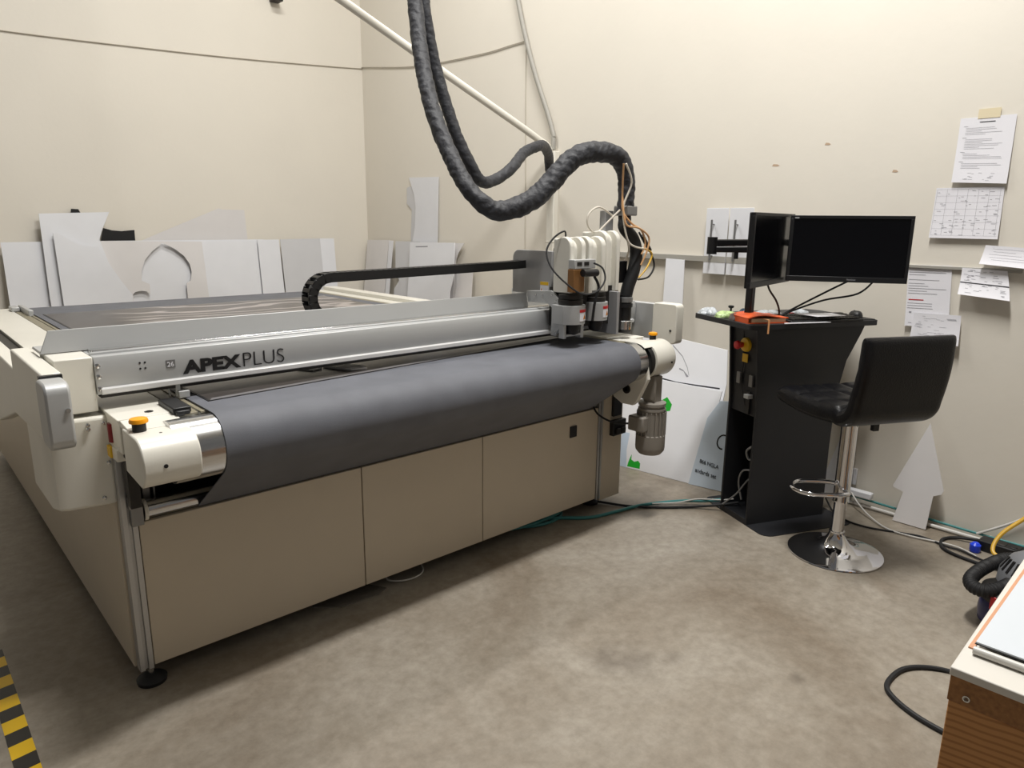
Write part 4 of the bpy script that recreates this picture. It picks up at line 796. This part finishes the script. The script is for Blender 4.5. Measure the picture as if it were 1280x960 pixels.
# ================================================================ STOOL
SX, SY = 3.066, 1.186; YS = R(63)      # seat faces this way
F = Vector((math.cos(YS), math.sin(YS), 0)); Rt = Vector((F.y, -F.x, 0))
SM = Matrix((Rt, F, Vector((0, 0, 1)))).transposed().to_4x4(); SM.translation = Vector((SX, SY, 0))   # x right, y forward
SO = thing('bar_stool', 'black quilted leatherette bar stool with a chrome column and round base', 'stool', (SX, SY, 0))
obj('base_disc', MB(SM).lathe((0, 0, 0), [(.196, 0), (.200, .003), (.199, .007), (.18, .012), (.13, .020), (.085, .032), (.055, .052), (.038, .080), (.032, .095), (.031, .100)], 64), CHROME, SO, smooth=True)
obj('column', MB(SM).lathe((0, 0, 0), [(.031, .098), (.033, .10), (.033, .106), (.027, .108), (.027, .245), (.0275, .246)], 40), CHROME, SO, smooth=True, label='lower chrome column')
obj('column', MB(SM).lathe((0, 0, 0), [(.029, .245), (.034, .246), (.034, .253), (.0335, .255), (.0335, .63), (.03, .632)], 40), CHROME, SO, smooth=True, label='upper chrome sleeve')
FA = R(48)    # footrest direction measured from local x
fx = Matrix.Rotation(R(0), 4, 'Z'); fm = SM @ Matrix.Rotation(R(160), 4, 'Z')
pts = [(.0, -.07, .305), (.05, -.085, .305), (.13, -.085, .305)]+[(.13+.085*math.cos(R(a)), .085*math.sin(R(a)), .305) for a in range(-75, 76, 15)]+[(.13, .085, .305), (.05, .085, .305), (0, .07, .305)]
q = MB(fm); q.tube(pts, .0105, 12, sub=3); q.tube([(0, -.07, .305), (0, 0, .305), (0, .07, .305)], .010, 10, smooth=False)
obj('footrest', q, CHROME, SO, smooth=True, label='chrome loop footrest')
obj('height_lever', MB(SM).tube([(.03, 0, .640), (.07, -.03, .632), (.085, -.04, .612)], .005, 8).box(.078, .108, -.052, -.032, .578, .612), BLACK, SO, bevel=.003)
obj('seat_plate', MB(SM).box(-.08, .08, -.08, .08, .628, .648), BLACK, SO, bevel=.003)
# one-piece seat and back: profile (y forward, z up), swept across the width, with quilting
def seat_section(n=46):
    mid = []
    for i in range(n+1):
        t = i/n
        if t < .50:
            s_ = t/.50; y = .235-.385*s_; z = .700-.016*math.sin(s_*math.pi*.9)
            th_ = .039+.008*min(1, s_*2.5)
        elif t < .66:
            s_ = (t-.50)/.16; a = -90-75*s_; rr = .075; y = -.15+rr*math.cos(R(a)); z = .765-.008+rr*math.sin(R(a)); th_ = .040
        else:
            s_ = (t-.66)/.34; y0_ = -.15+.075*math.cos(R(-165)); z0_ = .757+.075*math.sin(R(-165)); y = y0_-.035*s_-.012*math.sin(s_*math.pi); z = z0_+.29*s_; th_ = .036-.008*s_
        mid.append((y, z, th_))
    return mid
sec = seat_section(); W = .214; NX = 28; mb = MB(SM); rows = []
for k in range(NX+1):
    x = -W+2*W*k/NX; e = abs(x)/W; fall = (1-max(0, (e-.88)/.12)**2*.35)
    row_i, row_o = [], []
    for i, (y, z, t_) in enumerate(sec):
        a = sec[max(i-1, 0)]; b = sec[min(i+1, len(sec)-1)]; dy, dz = b[0]-a[0], b[1]-a[1]; l_ = math.hypot(dy, dz) or 1; ny, nz_ = dz/l_*1, -dy/l_*1   # inner side (up / forward)
        if nz_ < 0 and i < 20: ny, nz_ = -ny, -nz_
        u_ = i/len(sec)
        endf = min(1, min(i, len(sec)-1-i)/2+.62)
        tt = t_*fall*endf
        qd = 0
        gx = (x/W*2) % 1; gy = (u_*6) % 1
        dist = min(min(gx, 1-gx)*W/2, min(gy, 1-gy)*.13); qd = .009*math.exp(-(dist/.012)**2)
        row_i.append(mb.bm.verts.new(mb.P((x, y+ny*(tt-qd), z+nz_*(tt-qd))))); row_o.append(mb.bm.verts.new(mb.P((x, y-ny*tt*.85, z-nz_*tt*.85))))
    rows.append((row_i, row_o))
for (a_i, a_o), (b_i, b_o) in zip(rows, rows[1:]):
    for i in range(len(sec)-1):
        mb.face([a_i[i], a_i[i+1], b_i[i+1], b_i[i]]); mb.face([a_o[i], b_o[i], b_o[i+1], a_o[i+1]])
    mb.face([a_i[0], b_i[0], b_o[0], a_o[0]]); mb.face([a_i[-1], a_o[-1], b_o[-1], b_i[-1]])
for r_i, r_o in (rows[0], rows[-1]):
    for i in range(len(sec)-1): mb.face([r_i[i], r_o[i], r_o[i+1], r_i[i+1]])
so = obj('seat_shell', mb, LEATHER, SO, smooth=True, label='black quilted seat and backrest in one piece')
sd = so.modifiers.new('sub', 'SUBSURF'); sd.levels = 1; sd.render_levels = 1

# ================================================================ FLOOR THINGS
tag(obj('hazard_tape', MB().box(.104, .161, 1.2, 2.75, .0003, .0012), TAPE), 'yellow and black striped hazard tape stuck on the floor at bottom left', 'tape')
def cable(p_, r_, m_, lab, grp='cables on the floor', cat='cable'): return tag(obj('floor_cable', MB().tube(p_, r_, 9), m_, smooth=True), lab, cat, grp)
cable([(2.20, 2.33, .02), (2.36, 2.26, .012), (2.50, 2.16, .008), (2.66, 2.12, .008), (2.82, 2.08, .012), (3.0, 1.97, .02), (3.10, 1.86, .03), (3.20, 1.76, .05)], .0085, TEAL, 'teal cable running from under the machine to the console')
cable([(2.55, 2.42, .015), (2.68, 2.27, .010), (2.76, 2.13, .008), (2.88, 2.0, .008), (3.02, 1.88, .012), (3.09, 1.78, .035), (3.15, 1.72, .05)], .0065, RUBBER, 'black cable alongside the teal one between machine and console')
cable([(2.86, 2.045, .02), (2.97, 1.965, .022), (3.06, 1.905, .035), (3.11, 1.80, .05), (3.15, 1.75, .06)], .0035, WCAB, 'short white cable tied on top of the teal one at the console')
for i_, (c_, ra, rb, dz_) in enumerate((((2.30, 2.34), .16, .09, .008), ((2.26, 2.33), .20, .07, .022), ((2.34, 2.36), .13, .10, .036))):
    p_ = [(c_[0]+ra*math.cos(R(a+i_*37)), c_[1]+rb*math.sin(R(a+i_*37)), dz_+.004*math.sin(R(a*2))) for a in range(0, 361, 20)]
    cable(p_, .0075, TEAL, ('lowest', 'middle', 'topmost')[i_]+' loop of the teal cable coil under the machine', 'teal cable loops under the machine')
tag(obj('floor_cable', MB().tube([(1.44, 2.34, .03), (1.40, 2.28, .012), (1.46, 2.235, .006), (1.54, 2.24, .006), (1.58, 2.30, .012), (1.58, 2.4, .03)], .0035, 8), WCAB, smooth=True), 'thin white wire loop peeking out under the machine front', 'wire')
tag(obj('plastic_wrap', MB().prism([(1.08, 2.30), (1.16, 2.225), (1.32, 2.215), (1.37, 2.24), (1.30, 2.36), (1.12, 2.42)], 2, .0005, .004), mat('clear plastic film', (120, 114, 106), .25, bump=.6, bscale=30)), 'flat clear plastic film under the front of the machine', 'plastic')
# cables along the right wall
cable([(3.715, 1.50, .045), (3.712, 1.156, .038), (3.712, .85, .030), (3.712, .50, .03), (3.712, -.2, .03)], .006, TEAL, 'teal cable running along the foot of the right wall', 'cables along the right wall')
cable([(3.690, 1.46, .016), (3.690, 1.156, .014), (3.690, .84, .012), (3.690, .50, .012), (3.690, -.2, .012)], .009, WCAB, 'white cable trunk along the foot of the right wall', 'cables along the right wall')
cable([(3.70, 1.40, .10), (3.64, 1.34, .06), (3.58, 1.25, .02), (3.50, 1.13, .008), (3.49, 1.02, .008), (3.53, .85, .008), (3.50, .76, .008), (3.48, .74, .008)], .0042, WCAB, 'white cable meandering on the floor from the wall plug')
cable([(3.60, 1.47, .03), (3.48, 1.36, .008), (3.44, 1.22, .006), (3.50, 1.06, .006), (3.53, .98, .006), (3.50, .86, .008), (3.50, .80, .008), (3.44, .66, .01)], .0045, RUBBER, 'black cable meandering on the floor behind the stool')
cable([(3.60, .62, .05), (3.64, .74, .03), (3.63, .86, .012), (3.56, .90, .008), (3.46, .86, .008), (3.42, .74, .008), (3.42, .60, .012), (3.45, .45, .02)], .0075, RUBBER, 'thick black cable loop around the blue plug')
cable([(2.40, .34, .04), (2.47, .50, .008), (2.44, .59, .007), (2.36, .65, .007), (2.24, .655, .007), (2.18, .61, .007), (2.14, .52, .007), (2.13, .40, .007), (2.15, .25, .007)], .0085, RUBBER, 'thick black cable loop on the floor left of the timber bench')
cable([(3.60, .40, .75), (3.62, .48, .45), (3.58, .58, .25), (3.50, .665, .14), (3.44, .675, .075), (3.42, .62, .06), (3.40, .52, .06), (3.38, .4, .06)], .0085, YCAB, 'yellow extension cord arching down behind the vacuum')
cable([(3.69, .55, .9), (3.70, .585, .45), (3.69, .58, .28), (3.68, .54, .18), (3.64, .45, .12)], .008, RUBBER, 'black cable hanging down the right wall at the picture edge')
cable([(3.712, .42, .40), (3.712, .55, .24), (3.712, .68, .12), (3.705, .80, .03)], .006, WCAB, 'grey cable slanting down the right wall behind the power strip')
ps = thing('power_strip', 'black power strip lying on the floor against the right wall', 'power strip', (3.62, .60, 0))
PM = Matrix.Translation((3.63, .765, 0)) @ Matrix.Rotation(R(-93), 4, 'Z')
obj('strip_body', MB(PM).box(0, .48, -.045, .035, .0, .05), BLACK, ps, bevel=.006)
mb = MB(PM)
for k in range(7): mb.box(.07+k*.055, .105+k*.055, -.030, .015, .05, .053)
obj('outlets', mb, DARKM, ps, bevel=.002)
bl = tag(obj('blue_plug', MB().lathe((3.555, .765, 0), [(.018, 0), (.022, .008), (.022, .035), (.012, .045)], 20), BLUE, smooth=True), 'glossy blue plug lying at the end of the power strip', 'plug')
tag(obj('wall_plug', MB().box(3.662, 3.70, 1.27, 1.42, .060, .095), FOAM, bevel=.006), 'white power adapter near the floor behind the stool column', 'adapter')
tag(obj('wall_socket', MB().box(WX-.012, WX, 1.375, 1.43, .10, .19), FOAM, bevel=.003), 'white socket low on the right wall behind the stool', 'socket')
# vacuum
VC = thing('shop_vacuum', 'grey and navy vacuum cleaner with a ribbed black hose, half hidden by the bench', 'vacuum cleaner', (2.94, .49, 0))
obj('vacuum_tank', MB().lathe((2.94, .49, 0), [(.09, .01), (.100, .02), (.104, .06), (.100, .10), (.09, .115)], 40), NAVY, VC, smooth=True)
obj('vacuum_band', MB().lathe((2.94, .49, 0), [(.09, .105), (.103, .11), (.101, .145), (.085, .155)], 40), DARKM, VC, smooth=True)
vb = obj('vacuum_motor_cover', MB().lathe((3.02, .45, 0), [(.10, .13), (.118, .14), (.112, .20), (.085, .25), (.05, .275), (.02, .28)], 40), VGREY, VC, smooth=True)
obj('vacuum_latch', MB().box(2.842, 2.852, .51, .54, .09, .14), RED, VC, bevel=.003)
mb = MB()
for k in range(6):
    a = R(110+k*14); q = MB(Matrix.Translation((3.02, .45, 0)) @ Matrix.Rotation(a, 4, 'Z')); q.bm.free(); q.bm = mb.bm; q.prism([(.106, .205), (.112, .205), (.090, .25), (.084, .25)], 1, -.005, .005)
obj('vent_slots', mb, BLACK, vb)
hp = [(3.14, .50, .20), (3.10, .565, .19), (3.0, .605, .175), (2.90, .62, .16), (2.855, .60, .15), (2.85, .56, .15), (2.89, .52, .165), (2.96, .49, .18), (3.04, .44, .20)]
obj('vacuum_hose', MB().tube(hp, .024, 20, rfun=lambda L, th: 1+.07*math.sin(L*620), sub=36), RUBBER, VC, smooth=True, label='ribbed black vacuum hose')

# ================================================================ TIMBER BENCH
BM_ = Matrix.Translation((1.205, .263, 0)) @ Matrix.Rotation(R(2.2), 4, 'Z')
BN = thing('timber_bench', 'timber workbench with a white painted top at bottom right', 'workbench', (1.7, -.2, 0))
obj('bench_top', MB(BM_).box(-.002, 1.35, -1.0, .002, .735, .75), WEDGE, BN, bevel=.002)
obj('edge_board', MB(BM_).box(.0, 1.34, -.998, 0, .69, .735), SHEET2, BN, bevel=.001, label='chipboard edge under the bench top')
obj('end_timber', MB(BM_).box(.002, .05, -.998, -.002, .45, .69), WOOD, BN, bevel=.002)
for x_, y_ in ((.002, -.092), (.002, -.998), (1.25, -.092), (1.25, -.998)): obj('bench_leg', MB(BM_).box(x_, x_+.09, y_, y_+.09, 0, .69 if x_ > .1 else .45), WOOD, BN, bevel=.002)
obj('side_timber', MB(BM_).box(.05, 1.34, -.05, -.004, .56, .69), WOOD, BN, bevel=.002)
obj('bench_screw', MB(BM_).lathe((.0, -.026, .704), [(.0055, .003), (.0055, -.0015), (.0035, -.0015), (.0035, .0)], 18, 'x'), STEEL, BN)
obj('edge_band', MB(BM_).prism([(.078, -.004), (1.3, -.018), (1.3, -.026), (.078, -.012)], 2, .750, .7525), mat('bare wood line', (205, 150, 115), .6), BN)
wb = thing('white_board', 'white laminate sheet with a dark edge lying on the bench', 'board', tuple(BM_ @ Vector((.6, -.4, .75))))
obj('sheet_face', MB(BM_).prism([(.074, -.014), (1.30, -.030), (1.30, -.95), (.074, -.95)], 2, .7652, .7682), WBOARD, wb)
obj('sheet_edge', MB(BM_).prism([(.073, -.013), (1.30, -.029), (1.30, -.951), (.073, -.951)], 2, .7635, .7652), BLACK, wb)
tag(obj('plastic_tube', MB(BM_).cyl((.064, -.014, .7575), (.064, -.95, .7575), .0068, 14), mat('frosted plastic', (205, 203, 196), .3), smooth=True), 'frosted plastic tube under the front edge of the white sheet', 'tube')
tag(obj('spring_clip', MB(BM_).tube([(.13, -.195, .772), (.16, -.20, .776), (.19, -.195, .772)], .004, 8).tube([(.115, -.20, .772), (.16, -.212, .776), (.20, -.20, .772)], .004, 8), BLACK, smooth=True), 'small black wire clip on the white sheet at the picture edge', 'clip')
